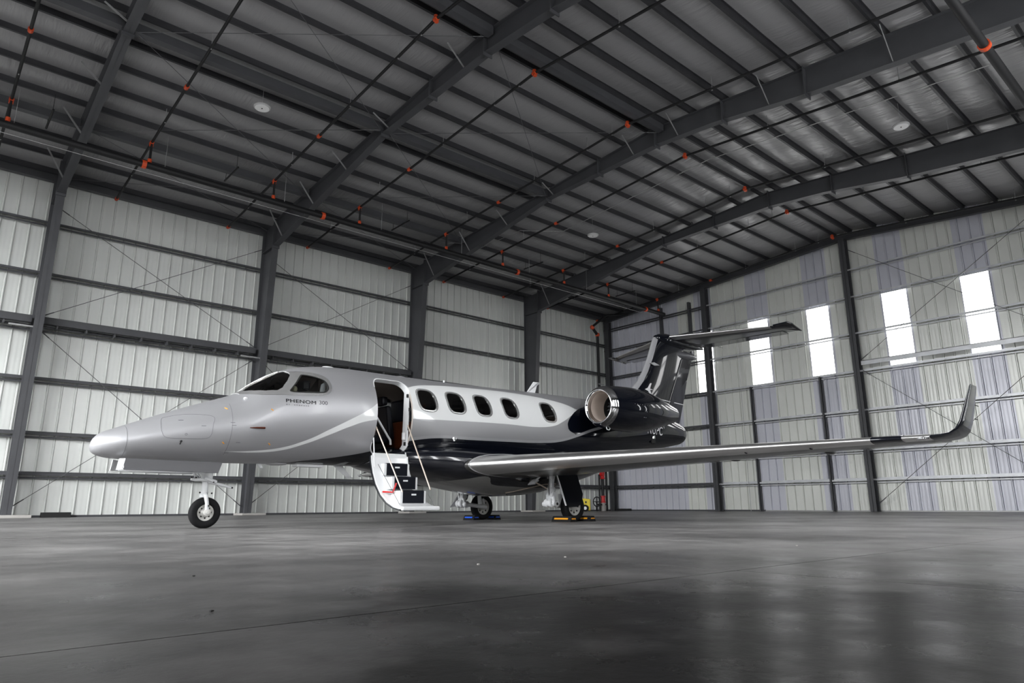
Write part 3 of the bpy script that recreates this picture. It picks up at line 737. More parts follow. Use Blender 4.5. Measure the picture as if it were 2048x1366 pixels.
WINX = [(5.02, 2.15, .19, .19), (5.675, 2.165, .19, .19), (6.33, 2.175, .18, .193), (7.04, 2.19, .18, .193), (8.12, 2.2, .185, .193)]
win_polys = [superel(x, z, rx, rz, skew=-.06) for x, z, rx, rz in WINX]
side_ctrl = [(2.50, 2.055), (2.56, 2.045), (2.80, 2.06), (3.0, 2.075), (3.075, 2.11), (3.105, 2.18), (3.07, 2.28), (2.98, 2.325), (2.86, 2.355), (2.755, 2.365), (2.71, 2.34), (2.60, 2.20), (2.50, 2.08)]
side_poly = smooth_poly(side_ctrl, 5)
ws_poly = [(1.915, -.02), (1.945, -.25), (2.03, -.41), (2.15, -.52), (2.31, -.595), (2.39, -.59), (2.49, -.52), (2.575, -.42), (2.585, -.35), (2.565, -.2), (2.55, -.02)]
door_poly = rrect(3.97, 4.68, 1.17, 2.46, .17)
M_FUSE = None
def curve_node(N, L, src, scale, pts, out_scale):
    dv = N.new('ShaderNodeMath'); dv.operation = 'DIVIDE'; dv.inputs[1].default_value = scale; L.new(src, dv.inputs[0])
    fc = N.new('ShaderNodeFloatCurve'); c = fc.mapping.curves[0]
    P = [(a/scale, b/out_scale) for a, b in pts]
    c.points[0].location = P[0]; c.points[1].location = P[-1]
    for q in P[1:-1]: c.points.new(*q)
    fc.mapping.update(); L.new(dv.outputs[0], fc.inputs['Value'])
    ml = N.new('ShaderNodeMath'); ml.operation = 'MULTIPLY'; ml.inputs[1].default_value = out_scale; L.new(fc.outputs[0], ml.inputs[0])
    return ml.outputs[0]
def mat_fuse():
    m, N, L, p = nm('fuselage_paint_scheme')
    tc = N.new('ShaderNodeTexCoord'); sp = N.new('ShaderNodeSeparateXYZ'); L.new(tc.outputs['Object'], sp.inputs[0])
    X, Z = sp.outputs['X'], sp.outputs['Z']
    A = curve_node(N, L, X, 16, [(0, 1.0), (1.6, 1.09), (2.03, 1.118), (2.42, 1.175), (2.79, 1.30), (3.17, 1.504), (3.47, 1.669), (3.8, 1.86), (4.2, 2.15), (4.62, 2.33), (4.9, 2.42), (5.24, 2.472), (6.27, 2.545), (7.78, 2.555), (8.6, 2.48), (8.85, 2.43), (9.12, 2.34), (10, 2.3), (16, 2.3)], 4)
    B = curve_node(N, L, X, 16, [(0, 1.05), (1.6, 1.09), (2.05, 1.096), (2.44, 1.139), (2.81, 1.254), (3.19, 1.423), (3.5, 1.566), (3.81, 1.677), (4.3, 1.75), (4.68, 1.782), (5.26, 1.807), (6.86, 1.855), (7.77, 1.86), (8.2, 1.915), (8.48, 2.02), (8.77, 2.165), (9.09, 2.342), (9.5, 2.6), (11, 3.4), (16, 3.9)], 4)
    D = curve_node(N, L, X, 16, [(0, .3), (2.4, .9), (2.87, 1.008), (3.19, 1.047), (3.6, 1.114), (4.0, 1.2), (4.4, 1.33), (4.76, 1.418), (5.32, 1.49), (5.93, 1.498), (6.9, 1.518), (7.93, 1.551), (8.38, 1.597), (8.98, 1.747), (9.4, 1.876), (9.79, 1.978), (10.3, 2.16), (11, 2.5), (12, 3.2), (16, 3.9)], 4)
    E = curve_node(N, L, Z, 4, [(0, 8.9), (1.7, 8.95), (1.79, 8.86), (1.845, 8.70), (1.95, 8.64), (2.03, 8.66), (2.17, 8.8), (2.342, 9.09), (2.45, 9.4), (2.6, 9.9), (2.8, 10.7), (3.2, 12), (4, 12)], 16)
    def gt(a, b):
        n = N.new('ShaderNodeMath'); n.operation = 'GREATER_THAN'
        L.new(a, n.inputs[0])
        if isinstance(b, float): n.inputs[1].default_value = b
        else: L.new(b, n.inputs[1])
        return n.outputs[0]
    def mul(a, b):
        n = N.new('ShaderNodeMath'); n.operation = 'MULTIPLY'; L.new(a, n.inputs[0]); L.new(b, n.inputs[1]); return n.outputs[0]
    def mx(a, b):
        n = N.new('ShaderNodeMath'); n.operation = 'MAXIMUM'; L.new(a, n.inputs[0]); L.new(b, n.inputs[1]); return n.outputs[0]
    def addc(a, c):
        n = N.new('ShaderNodeMath'); n.operation = 'ADD'; L.new(a, n.inputs[0]); n.inputs[1].default_value = c; return n.outputs[0]
    white = mul(gt(A, Z), gt(Z, B))
    low = gt(D, Z)
    aft = mul(gt(X, E), gt(Z, addc(D, .06)))
    black = mx(low, aft)
    c1 = N.new('ShaderNodeMixRGB'); L.new(white, c1.inputs[0]); c1.inputs[1].default_value = (.40, .40, .415, 1); c1.inputs[2].default_value = (.80, .81, .81, 1)
    # grey belt below the white band, aft of the door
    belt = mul(mul(gt(B, Z), gt(Z, addc(D, .05))), gt(X, 4.4))
    c0 = N.new('ShaderNodeMixRGB'); L.new(belt, c0.inputs[0]); L.new(c1.outputs[0], c0.inputs[1]); c0.inputs[2].default_value = (.33, .33, .34, 1)
    c2 = N.new('ShaderNodeMixRGB'); L.new(black, c2.inputs[0]); L.new(c0.outputs[0], c2.inputs[1]); c2.inputs[2].default_value = (.003, .004, .008, 1)
    L.new(c2.outputs[0], p.inputs['Base Color'])
    nb = N.new('ShaderNodeMath'); nb.operation = 'SUBTRACT'; nb.inputs[0].default_value = 1; L.new(mx(white, black), nb.inputs[1])
    mm = N.new('ShaderNodeMath'); mm.operation = 'MULTIPLY'; mm.inputs[1].default_value = .4; L.new(nb.outputs[0], mm.inputs[0]); L.new(mm.outputs[0], p.inputs['Metallic'])
    rr = N.new('ShaderNodeMapRange'); rr.inputs['To Min'].default_value = .2; rr.inputs['To Max'].default_value = .44; L.new(nb.outputs[0], rr.inputs['Value']); L.new(rr.outputs['Result'], p.inputs['Roughness'])
    p.inputs['Coat Weight'].default_value = .7; p.inputs['Coat Roughness'].default_value = .05; L.new(nb.outputs[0], p.inputs['Specular IOR Level'])
    cw = N.new('ShaderNodeMapRange'); cw.inputs['To Min'].default_value = 1.0; cw.inputs['To Max'].default_value = .22; L.new(nb.outputs[0], cw.inputs['Value']); L.new(cw.outputs['Result'], p.inputs['Coat Weight'])
    return m
M_FUSE = mat_fuse()
me = fuselage_solid(0.0, inner=-.045)
me.materials.append(M_FUSE); me.materials.append(M_TAUPE)
FUS = obj_of(me, 'fuselage')
cuts_all = []
for poly in win_polys+[side_poly]:
    cuts_all.append(cutter(poly, -1.3, 1.3))
cuts_all.append(cutter_z(ws_poly, 1.95, 3.0)); cuts_all.append(cutter_z([(x, -y) for x, y in ws_poly], 1.95, 3.0))
cuts_all.append(cutter(door_poly, -1.3, -.3))
for c in cuts_all: boolean(FUS, c)
FUS.data.materials.clear(); FUS.data.materials.append(M_FUSE); FUS.data.materials.append(M_TAUPE)
# anything deeper than the skin shows the lining
bm = bmesh.new(); bm.from_mesh(FUS.data)
for f in bm.faces:
    c = f.calc_center_median(); zb, zt, a = sec(c.x)
    if a > .05:
        e = math.sqrt((c.y/a)**2+((c.z-(zb+zt)/2)/((zt-zb)/2))**2)
        n = f.normal.dot(Vector((0, c.y, c.z-(zb+zt)/2)).normalized())
        f.material_index = 1 if (.7 < c.x < 12.95 and (n < -.2 or e < .965 and c.x > .8 and c.x < 12.8 and e < .96 and n < .5 and abs(n) < .9)) else 0
bm.to_mesh(FUS.data); bm.free()
finish(FUS, 30); FUS.parent = JET
# polished surround of the cockpit windows
me = fuselage_solid(.006, 1.5, 3.6, inner=-.03, in0=1.55, in1=3.5)
fr_o = obj_of(me, 'cockpit_window_frame'); me.materials.append(M_FRAME); me.materials.append(M_FRAME)
frame_poly = [(1.86, 1.985), (2.10, 1.965), (2.35, 1.98), (2.632, 1.995), (2.90, 2.012), (3.04, 2.035), (3.125, 2.085), (3.165, 2.16), (3.163, 2.25), (3.12, 2.345), (3.03, 2.40), (2.90, 2.43), (2.74, 2.44), (2.60, 2.432), (2.50, 2.47), (2.3, 2.55), (1.86, 2.3)]
_fp = smooth_poly(frame_poly[2:15], 4); cf = cutter(frame_poly[:3]+_fp[4:4*11+1]+frame_poly[14:], -1.2, 1.2); boolean(fr_o, cf, 'INTERSECT')
for c in cuts_all[5:8]: boolean(fr_o, c)
fr_o.data.materials.clear(); fr_o.data.materials.append(M_FRAME); finish(fr_o, 30)
bm = bmesh.new(); bm.from_mesh(fr_o.data)
for f in bm.faces: f.material_index = 0
bm.to_mesh(fr_o.data); bm.free()
fr_o.parent = JET
for c in cuts_all+[cf]: remove(c)

def surf_ribbon(poly, k0, k1, off, name, mat, parent, side=-1, thick=.01):
    # ribbon around an outline in (x, z), lying on the fuselage side
    cx = sum(p[0] for p in poly)/len(poly); cz = sum(p[1] for p in poly)/len(poly); n = len(poly)
    def P(p, d, o): 
        x, z = p; dx, dz = x-cx, z-cz; l = math.hypot(dx, dz); x += dx/l*d; z += dz/l*d
        return Vector((x, side*(half(x, z)+o), z))
    rings = [[P(p, k0, -thick) for p in poly], [P(p, k0, off) for p in poly], [P(p, k1, off) for p in poly], [P(p, k1, -thick) for p in poly]]
    m = MB(); m.loft(rings, False); return m.build(name, mat, parent, True, sharp=50)
def pane(poly, off, name, mat, parent, side=-1, nr=6):
    cx = sum(p[0] for p in poly)/len(poly); cz = sum(p[1] for p in poly)/len(poly)
    rings = []
    for k in range(1, nr+1):
        f = k/nr; rings.append([Vector((cx+(x-cx)*f, side*(half(cx+(x-cx)*f, cz+(z-cz)*f)+off), cz+(z-cz)*f)) for x, z in poly])
    m = MB(); m.loft(rings, False); n = len(poly); m.f.append(list(range(n))); m.m.append(0)
    return m.build(name, mat, parent, True, sharp=60)
for side in (-1, 1):
    for poly in win_polys:
        w = surf_ribbon(poly, -.006, .018, .006, 'window_frame', M_FRAME, JET, side, .03)
        pane(poly, -.012, 'window_pane', M_GLASS, w, side)
        if side == -1:
            surf_ribbon(poly, .024, .031, .003, 'seal', M_DARK, w, side, .001)
    pane(side_poly, -.010, 'cockpit_side_window', M_GLASSC, JET, side)
    surf_ribbon(side_poly, -.012, .007, .0135, 'window_seal', M_DARK, JET, side, .02)
    # windscreen pane
    P_ = [(x, y if side < 0 else -y) for x, y in ws_poly]; cx = sum(p[0] for p in P_)/len(P_); cy = sum(p[1] for p in P_)/len(P_)
    rings = [[Vector((cx+(x-cx)*k/6, cy+(y-cy)*k/6, topz(cx+(x-cx)*k/6, cy+(y-cy)*k/6)-.008)) for x, y in P_] for k in range(1, 7)]
    m = MB(); m.loft(rings, False); m.f.append(list(range(len(P_)))); m.m.append(0); m.build('windscreen', M_GLASS, JET, True, sharp=60)

# ---- interior seen through the door and windows
def zfun(s): return 1.2
m = MB(); m.prism([(2.4, -.40, 1.15), (3.2, -.42, 1.15), (3.6, -.45, 1.15), (9.4, -.45, 1.15), (9.4, .45, 1.15), (3.6, .45, 1.15), (3.2, .42, 1.15), (2.4, .40, 1.15)], (0, 0, .03)); m.build('cabin_floor', M_DARK, JET)
m = MB(); m.prism([(3.9, -.52, 1.185), (4.75, -.52, 1.185), (4.75, .5, 1.185), (3.9, .5, 1.185)], (0, 0, .015)); m.build('entry_floor', M_DARK, JET)
def seat(x, y, mat_back, name, face=-1, sc=1.0):
    mbs = MB()
    mbs.box(x-.24, x+.26, y-.24, y+.24, 1.42, 1.56)
    mbs.prism([(x+.20, y-.23, 1.5), (x+.33, y-.23, 1.5), (x+.24, y-.21, 2.12), (x+.13, y-.21, 2.12)], (0, .44, 0))
    s = mbs.build(name, M_LEATHER, JET, bevel=.035)
    h = MB(); h.box(x+.09, x+.22, y-.13, y+.13, 2.13, 2.30); h.build('headrest', M_LEATHER, s, bevel=.04)
    b = MB(); b.box(x-.1, x+.2, y-.15, y+.15, 1.17, 1.42); b.build('seat_base', M_DARK, s)
    return s
seat(4.58, .30, M_LEATHER, 'cabin_seat')
seat(5.75, .35, M_LEATHER, 'cabin_seat'); seat(5.85, -.38, M_LEATHER, 'cabin_seat'); seat(7.0, .36, M_LEATHER, 'cabin_seat')
seat(2.72, -.30, M_LEATHER, 'pilot_seat'); seat(2.72, .30, M_LEATHER, 'pilot_seat')
m = MB(); m.box(5.02, 5.30, .02, .55, 1.17, 1.84); cb = m.build('cabinet', M_WOOD, JET, bevel=.01)
m = MB(); m.box(5.04, 5.22, .04, .5, 1.85, 2.27); m.build('seat_shell', M_LEATHER, cb, bevel=.05)
m = MB(); m.box(2.05, 2.3, -.5, .5, 1.6, 1.98); m.build('instrument_panel', M_DARK, JET, bevel=.03)
m = MB(); m.prism([(3.38, .2, 1.2), (3.38, .42, 1.2), (3.38, .62, 1.45), (3.38, .66, 1.9), (3.38, .55, 2.3), (3.38, .2, 2.5)], (.04, 0, 0)); m.build('bulkhead', M_TAUPE, JET)
m = MB(); m.sphere((2.62, -.50, 2.12), .055); m.build('cockpit_lamp', pbr('warm_cover', (.75, .72, .5), .4), JET, True)
m = MB(); m.prism([(3.0, -.60, 2.06), (3.1, -.60, 2.06), (3.1, -.60, 2.28), (3.02, -.60, 2.22)], (0, -.02, 0)); m.build('sunshade', M_WHITEP, JET)
m = MB(); m.tube([(4.27, -.3, 1.83), (4.52, -.3, 1.50), (4.57, -.3, 1.44), (4.58, -.3, 1.36)], .02, 8); m.build('grab_rail', M_WHITEP, JET, True)

# ---- door jamb
rg = [[Vector((x, -(half(x, z)+.004), z)) for x, z in rrect(3.958, 4.692, 1.158, 2.472, .18)],
      [Vector((x, -(half(x, z)+.004), z)) for x, z in rrect(3.975, 4.675, 1.175, 2.455, .165)],
      [Vector((x, -(half(x, z)-.15), z)) for x, z in rrect(3.99, 4.66, 1.19, 2.42, .16)],
      [Vector((x, -(half(x, z)-.16), z)) for x, z in rrect(3.93, 4.72, 1.13, 2.46, .16)]]
m = MB(); m.loft(rg, False); dj = m.build('door_frame', M_WHITEP, JET, True, sharp=40)
for z in (1.36, 1.62, 1.95, 2.2, 2.4):
    m = MB(); yl = -(half(4.665, z)-.07); m.box(4.645, 4.668, yl-.018, yl+.018, z-.03, z+.03); m.build('latch_socket', M_DARK, dj)
m = MB(); m.box(4.6, 4.66, -.66, -.60, 1.42, 1.56); m.build('hinge_cover', M_WHITEP, dj, bevel=.02)

# ---- air stair door, hinged at the sill and swung down
prof = [(.68, 1.12), (.70, 1.0), (.76, .83), (.865, .645), (1.03, .465), (1.22, .345), (1.42, .27), (1.62, .235)]
def arc_pts(pf, off):
    out = []
    for i, (l, z) in enumerate(pf):
        a = pf[max(i-1, 0)]; b = pf[min(i+1, len(pf)-1)]; d = Vector((b[0]-a[0], b[1]-a[1])).normalized(); nn = Vector((d.y, -d.x))
        out.append((l-nn.x*off, z-nn.y*off))
    return out
pf2 = []
for i in range(len(prof)-1):
    for k in range(4):
        t = k/4; pf2.append((prof[i][0]*(1-t)+prof[i+1][0]*t, prof[i][1]*(1-t)+prof[i+1][1]*t))
pf2.append(prof[-1])
outer = arc_pts(pf2, 0.0); inner = arc_pts(pf2, .055)
def door_skin(a, b, s0, s1, name, mat, parent, r=.1):
    mb_ = MB(); n = len(a)
    rings = []
    for s_, ins in ((s0, 0), (s1, 0)):
        rings.append([Vector((s_, -l, z)) for l, z in a]+[Vector((s_, -l, z)) for l, z in b[::-1]])
    mb_.loft(rings, True); return mb_.build(name, mat, parent, True, sharp=35)
DOOR = door_skin(outer, arc_pts(pf2, .02), 3.93, 4.68, 'airstair_door', M_BLACKP, JET)
door_skin(arc_pts(pf2, .021), inner, 3.95, 4.66, 'door_liner', M_WHITEP, DOOR)
M_TREAD = pbr('tread_rubber', (.006, .007, .012), .7, spec=.15)
for k, (l, z) in enumerate([(.88, .995), (1.13, .77), (1.38, .545)]):
    m = MB(); m.box(4.10, 4.60, -l, -(l-.27), z-.20, z); st_ = m.build('stair_step', M_WHITEP, DOOR, bevel=.008)
    m = MB(); m.box(4.15, 4.555, -l-.008, -l+.004, z-.195, z-.004); m.box(4.15, 4.555, -l-.006, -(l-.24), z-.002, z+.006); m.build('tread', M_TREAD, st_)
    m = MB(); m.box(4.31, 4.40, -l-.012, -l-.008, z-.075, z-.050); m.build('step_light', M_WHITEP, st_)
m = MB(); m.prism([(4.08, -.84, 1.0), (4.08, -1.13, .77), (4.08, -1.38, .54), (4.08, -1.5, .33), (4.08, -1.2, .38), (4.08, -.95, .6), (4.08, -.82, .8)], (.02, 0, 0))
m = MB(); m.box(3.99, 4.62, -.74, -.66, 1.09, 1.17); m.build('door_hinge', M_WHITEP, DOOR, bevel=.01)
m = MB(); m.tube([(3.98, -1.06, .53), (4.07, -1.22, .52), (4.075, -1.30, .66)], .014, 8); m.build('red_handle', M_RED, DOOR, True)
m = MB(); m.box(3.96, 4.67, -1.68, -1.56, .235, .30); m.build('door_lip', M_WHITEP, DOOR, bevel=.02)
for p0, p1, mat_, nme in (((3.99, -.76, 1.60), (4.06, -1.50, .52), M_GOLD, 'handrail_cable'), ((4.62, -.76, 1.67), (4.60, -1.50, .56), M_GOLD, 'handrail_cable'), ((3.975, -.72, 1.42), (3.95, -.83, .93), M_WHITEP, 'lift_strut'), ((4.63, -.70, 1.2), (4.64, -.80, .9), M_WHITEP, 'lift_strut'),
                       ((4.02, -.82, .98), (4.05, -1.45, .33), M_STEEL, 'stay_cable'), ((4.62, -1.4, .5), (4.65, -1.55, .3), M_STEEL, 'stay_cable')):
    m = MB(); m.tube([p0, p1], .011 if mat_ is not M_STEEL else .004, 8); m.build(nme, mat_, DOOR, True)

# ---- lettering on the skin
def decal(text, size, s0, z0, mat, parent, name, surf, bold=0.0, sx=1.0, sp=1.0, shear=0.0, rise=0.0, fat=0.0):
    cu = bpy.data.curves.new(name, 'FONT'); cu.body = text; cu.size = 1.0; cu.offset = bold; cu.space_character = sp; cu.shear = shear
    t = bpy.data.objects.new(name, cu); COL.objects.link(t)
    dg = bpy.context.evaluated_depsgraph_get(); me_ = bpy.data.meshes.new_from_object(t.evaluated_get(dg))
    bpy.data.objects.remove(t, do_unlink=True); bpy.data.curves.remove(cu)
    bm_ = bmesh.new(); bm_.from_mesh(me_)
    bmesh.ops.triangulate(bm_, faces=bm_.faces)
    if fat:
        base = list(bm_.faces)
        for dx, dy in ((fat, 0), (-fat, 0), (0, fat), (0, -fat)):
            g_ = bmesh.ops.duplicate(bm_, geom=base+list({v for f in base for v in f.verts})+list({e for f in base for e in f.edges}))
            bmesh.ops.translate(bm_, verts=[v for v in g_['geom'] if isinstance(v, bmesh.types.BMVert)], vec=(dx, dy, 0))
    for v in bm_.verts:
        s_ = s0+v.co.x*size*sx; z = z0+v.co.y*size+rise*(v.co.x*size*sx); v.co = Vector((s_, -(surf(s_, z)+.003), z))
    for f in bm_.faces: f.smooth = False
    bm_.to_mesh(me_); bm_.free(); me_.materials.clear(); me_.materials.append(mat)
    o = bpy.data.objects.new(name, me_); COL.objects.link(o); o.parent = parent; return o
M_INK = pbr('black_lettering', (.012, .012, .014), .4); M_INKG = pbr('grey_lettering', (.02, .02, .022), .5); M_INKW = pbr('white_lettering', (.75, .75, .76), .4)
decal('PHENOM', .076, 2.405, 1.868, M_INK, FUS, 'lettering', half, bold=0, sx=1.46, sp=1.08, fat=.022)
decal('300', .085, 2.925, 1.875, M_INKG, FUS, 'lettering', half, bold=0, sx=1.15)
decal('BY', .026, 2.41, 1.822, M_INK, FUS, 'lettering', half, sx=1.6, sp=1.5)
decal('EMBRAER', .026, 2.53, 1.822, M_INK, FUS, 'lettering', half, sx=1.6, sp=1.5)
decal('NUPC', .30, 11.72, 2.02, M_INKW, FUS, 'registration_lettering', half, bold=.01, sx=.95, sp=1.05)
decal("'", .30, 12.55, 2.06, M_INKW, FUS, 'registration_lettering', half)
# thin seams of the radome, nose hatch and service doors: raised fine lines
def surf_line(pts, w, mat, name, parent, closed=False, off=.002):
    P = [Vector((s_, -(half(s_, z)+off), z)) for s_, z in pts]
    if closed: P.append(P[0])
    m = MB(); m.tube(P, w, 5); return m.build(name, mat, parent, True)
M_SEAM = pbr('seam_line', (.10, .10, .105), .5)
surf_line([(.372, z) for z in np.linspace(1.405, .965, 16)], .0022, M_SEAM, 'radome_seam', FUS)
hp = smooth_poly([(.775, 1.50), (.76, 1.36), (.80, 1.262), (.90, 1.238), (1.10, 1.242), (1.31, 1.252), (1.385, 1.30), (1.40, 1.45), (1.40, 1.58), (1.1, 1.60), (.85, 1.55)], 6)
surf_line(hp, .0018, M_SEAM, 'hatch_seam', FUS, True)
surf_line([(1.655, z) for z in np.linspace(1.80, 1.05, 16)], .0018, M_SEAM, 'panel_seam', FUS)
surf_line(superel(1.065, 1.30, .014, .014, 16, 2), .002, M_SEAM, 'hatch_lock', FUS, True)
for s_, z, dx in ((1.575, 1.715, .02), (2.19, 1.73, .02), (1.56, 1.205, .02), (2.24, 1.225, .02)):
    surf_line([(s_, z+.012), (s_+dx, z), (s_+dx*1.6, z-.012)], .007, M_AMBER, 'amber_mark', FUS)
m = MB(); m.tube([(1.90, -(half(1.9, 1.44)+.012), 1.44), (2.0, -(half(2.0, 1.445)+.014), 1.445), (2.12, -(half(2.12, 1.45)+.012), 1.45)], [.006, .013, .016], 8); m.build('angle_of_attack_vane', pbr('bronze_vane', (.16, .05, .03), .35, .6), FUS, True)
m = MB(); yv = -(half(1.02, 1.19)); m.tube([(1.02, yv, 1.20), (1.0, yv-.035, 1.16)], .009, 8); m.sphere((1.02, yv, 1.205), .018); m.build('drain_vent', M_DARK, FUS, True)
for s_, z in ((1.66, 1.50), (1.68, 1.46), (1.0, 1.50), (1.28, 1.43), (1.78, 1.22), (1.68, 1.075)):
    surf_line([(s_-.03, z), (s_+.03, z+.002)], .003, M_SEAM, 'stencil_mark', FUS)
m = MB(); yv = -half(1.89, 1.90); m.sphere((1.89, yv, 1.90), .035, 12, (1.1, .9, .7)); m.build('ice_light', M_WHITEP, FUS, True)
m = MB(); yv = -half(5.64, 1.5); m.lathe((5.64, yv+.01, 1.5), (0, -1, 0), [(0, .045), (.014, .045), (.018, .034), (.018, .0)], 24); m.build('fuel_port', M_CHROME, FUS, True)
# white blade aerials and belly bits
def blade(pts, th, name, mat):
    m = MB(); m.prism([(x, -th/2, z) for x, z in pts], (0, th, 0)); return m.build(name, mat, JET, bevel=.004)
blade([(8.20, 2.70), (8.46, 2.70), (8.56, 2.985), (8.66, 2.985), (8.65, 2.975), (8.55, 2.97), (8.41, 2.985), (8.24, 2.76)][:4]+[(8.43, 2.985)], .02, 'blade_aerial', M_WHITEP)
blade([(3.62, 1.0), (3.80, 1.0), (3.98, .80), (4.05, .775), (3.93, .77)], .03, 'belly_aerial', M_WHITEP)
blade([(2.30, .98), (2.38, .98), (2.43, .90), (2.39, .895)], .02, 'belly_aerial', M_WHITEP)
m = MB(); m.lathe((2.64, 0, .98), (0, 0, -1), [(0, .17), (.02, .16), (.03, .1), (.032, 0)], 24); m.build('belly_lamp', M_SILVER, JET, True)
m = MB(); m.box(2.95, 3.42, -.09, .09, .935, .985); m.build('belly_panel', M_WHITEP, JET, bevel=.01)
m = MB(); m.sphere((3.45, 0, 2.645), .07, 12, (1.7, .8, .4)); m.build('roof_aerial', M_WHITEP, JET, True)
m = MB(); m.sphere((4.95, 0, 2.665), .05, 12, (2.4, .8, .3)); m.build('roof_aerial', M_WHITEP, JET, True)
m = MB(); m.tube([(5.95, 0, 2.66), (5.95, 0, 2.72)], .015, 6); m.build('roof_aerial', M_WHITEP, JET, True)
m = MB(); yv = -half(12.08, 1.93); m.box(12.00, 12.16, yv-.004, yv+.05, 1.78, 2.04); m.build('tail_vent', M_DARK, JET, bevel=.03)
m = MB(); yv = -half(12.08, 1.95); m.box(12.03, 12.13, yv-.012, yv+.02, 1.90, 2.00); m.build('vent_door', M_CHROME, JET, bevel=.02)

# ---- wing to body fairing
FST = [(3.95, 1.03, 1.06, .02), (4.05, .975, 1.12, .2), (4.3, .915, 1.24, .50), (4.7, .835, 1.34, .72), (5.2, .75, 1.40, .88), (5.75, .672, 1.43, .97), (6.4, .575, 1.42, 1.03), (7.15, .487, 1.40, 1.05), (7.9, .52, 1.37, 1.04), (8.66, .662, 1.36, .99), (9.4, .83, 1.35, .88), (10.1, 1.03, 1.34, .68), (10.6, 1.2, 1.32, .42), (10.8, 1.27, 1.30, .05)]
FA = np.array(FST)
def fair_sec(s): return [pch(s, FA[:, 0], FA[:, k]) for k in (1, 2, 3)]
def fring(s, n=56, p=2.35):
    zb, zt, a = fair_sec(s); zc = zb+(zt-zb)*.55; out = []
    for k in range(n):
        t = 2*PI*k/n; c, q = math.cos(t), math.sin(t)
        z = zc+((zt-zc) if q > 0 else (zc-zb))*math.copysign(abs(q)**(2/p), q)
        out.append(Vector((s, a*math.copysign(abs(c)**(2/p), c), z)))
    return out
def mat_fair():
    mm_, N, L, p = nm('fairing_paint')
    tc = N.new('ShaderNodeTexCoord'); sp = N.new('ShaderNodeSeparateXYZ'); L.new(tc.outputs['Object'], sp.inputs[0])
    th = curve_node(N, L, sp.outputs['X'], 16, [(0, 0.1), (4, .5), (5, .70), (5.55, .74), (5.9, .78), (6.3, .83), (6.5, .70), (7, .66), (8, .66), (9, .74), (16, .74)], 4)
    g = N.new('ShaderNodeMath'); g.operation = 'LESS_THAN'; L.new(sp.outputs['Z'], g.inputs[0]); L.new(th, g.inputs[1])
    mxr = N.new('ShaderNodeMixRGB'); L.new(g.outputs[0], mxr.inputs[0]); mxr.inputs[1].default_value = (.004, .005, .01, 1); mxr.inputs[2].default_value = (.25, .245, .235, 1)
    L.new(mxr.outputs[0], p.inputs['Base Color']); p.inputs['Roughness'].default_value = .2; p.inputs['Coat Weight'].default_value = 1; p.inputs['Coat Roughness'].default_value = .06
    return mm_
fs = [3.95, 3.98, 4.02, 4.05, 4.12, 4.2]+[4.3+.15*k for k in range(42)]+[10.65, 10.7, 10.75, 10.8]
m = MB(); m.loft([fring(s_) for s_ in fs if s_ <= 10.8], True)
FAIR = m.build('wing_fairing', mat_fair(), JET, True, sharp=60)

# ---- wings
def airfoil(c, tc_, n=22, cut0=0.0, cut1=1.0):
    xs_u = [cut0+(cut1-cut0)*.5*(1-math.cos(PI*k/n)) for k in range(n+1)]
    def yt(x): return 5*tc_*(.2969*math.sqrt(max(x, 0))-.126*x-.3516*x*x+.2843*x**3-.1036*x**4)
    up = [(x*c, yt(x)*c*1.05) for x in xs_u]; lo = [(x*c, -yt(x)*c*.9) for x in xs_u]
    return up[::-1]+lo[1:-1] if cut1 >= 1 and cut0 <= 0 else up[::-1]+lo
def wing_sec(l):
    t = (l-1.0)/6.6; le = 5.75+2.85*(l-1)/6.7; z = 1.02+.19*(l-1)/6.7
    te = 8.98+.03*(l-1) if l < 2.6 else 9.03+(9.62-9.03)*(l-2.6)/5.1
    tck = .125-.03*min(max(t, 0), 1)
    return le, te-le, z, tck
def wing_rings(ls, side, cut0=0, cut1=1.0, grow=0.0, n=22):
    rr = []
    for l in ls:
        le, c, z, tk = wing_sec(l)
        rr.append([Vector((le+x-grow, side*l, z+(zz+(grow if zz > 0 else -grow)) - x*.02)) for x, zz in airfoil(c, tk, n, cut0, cut1)])
    return rr
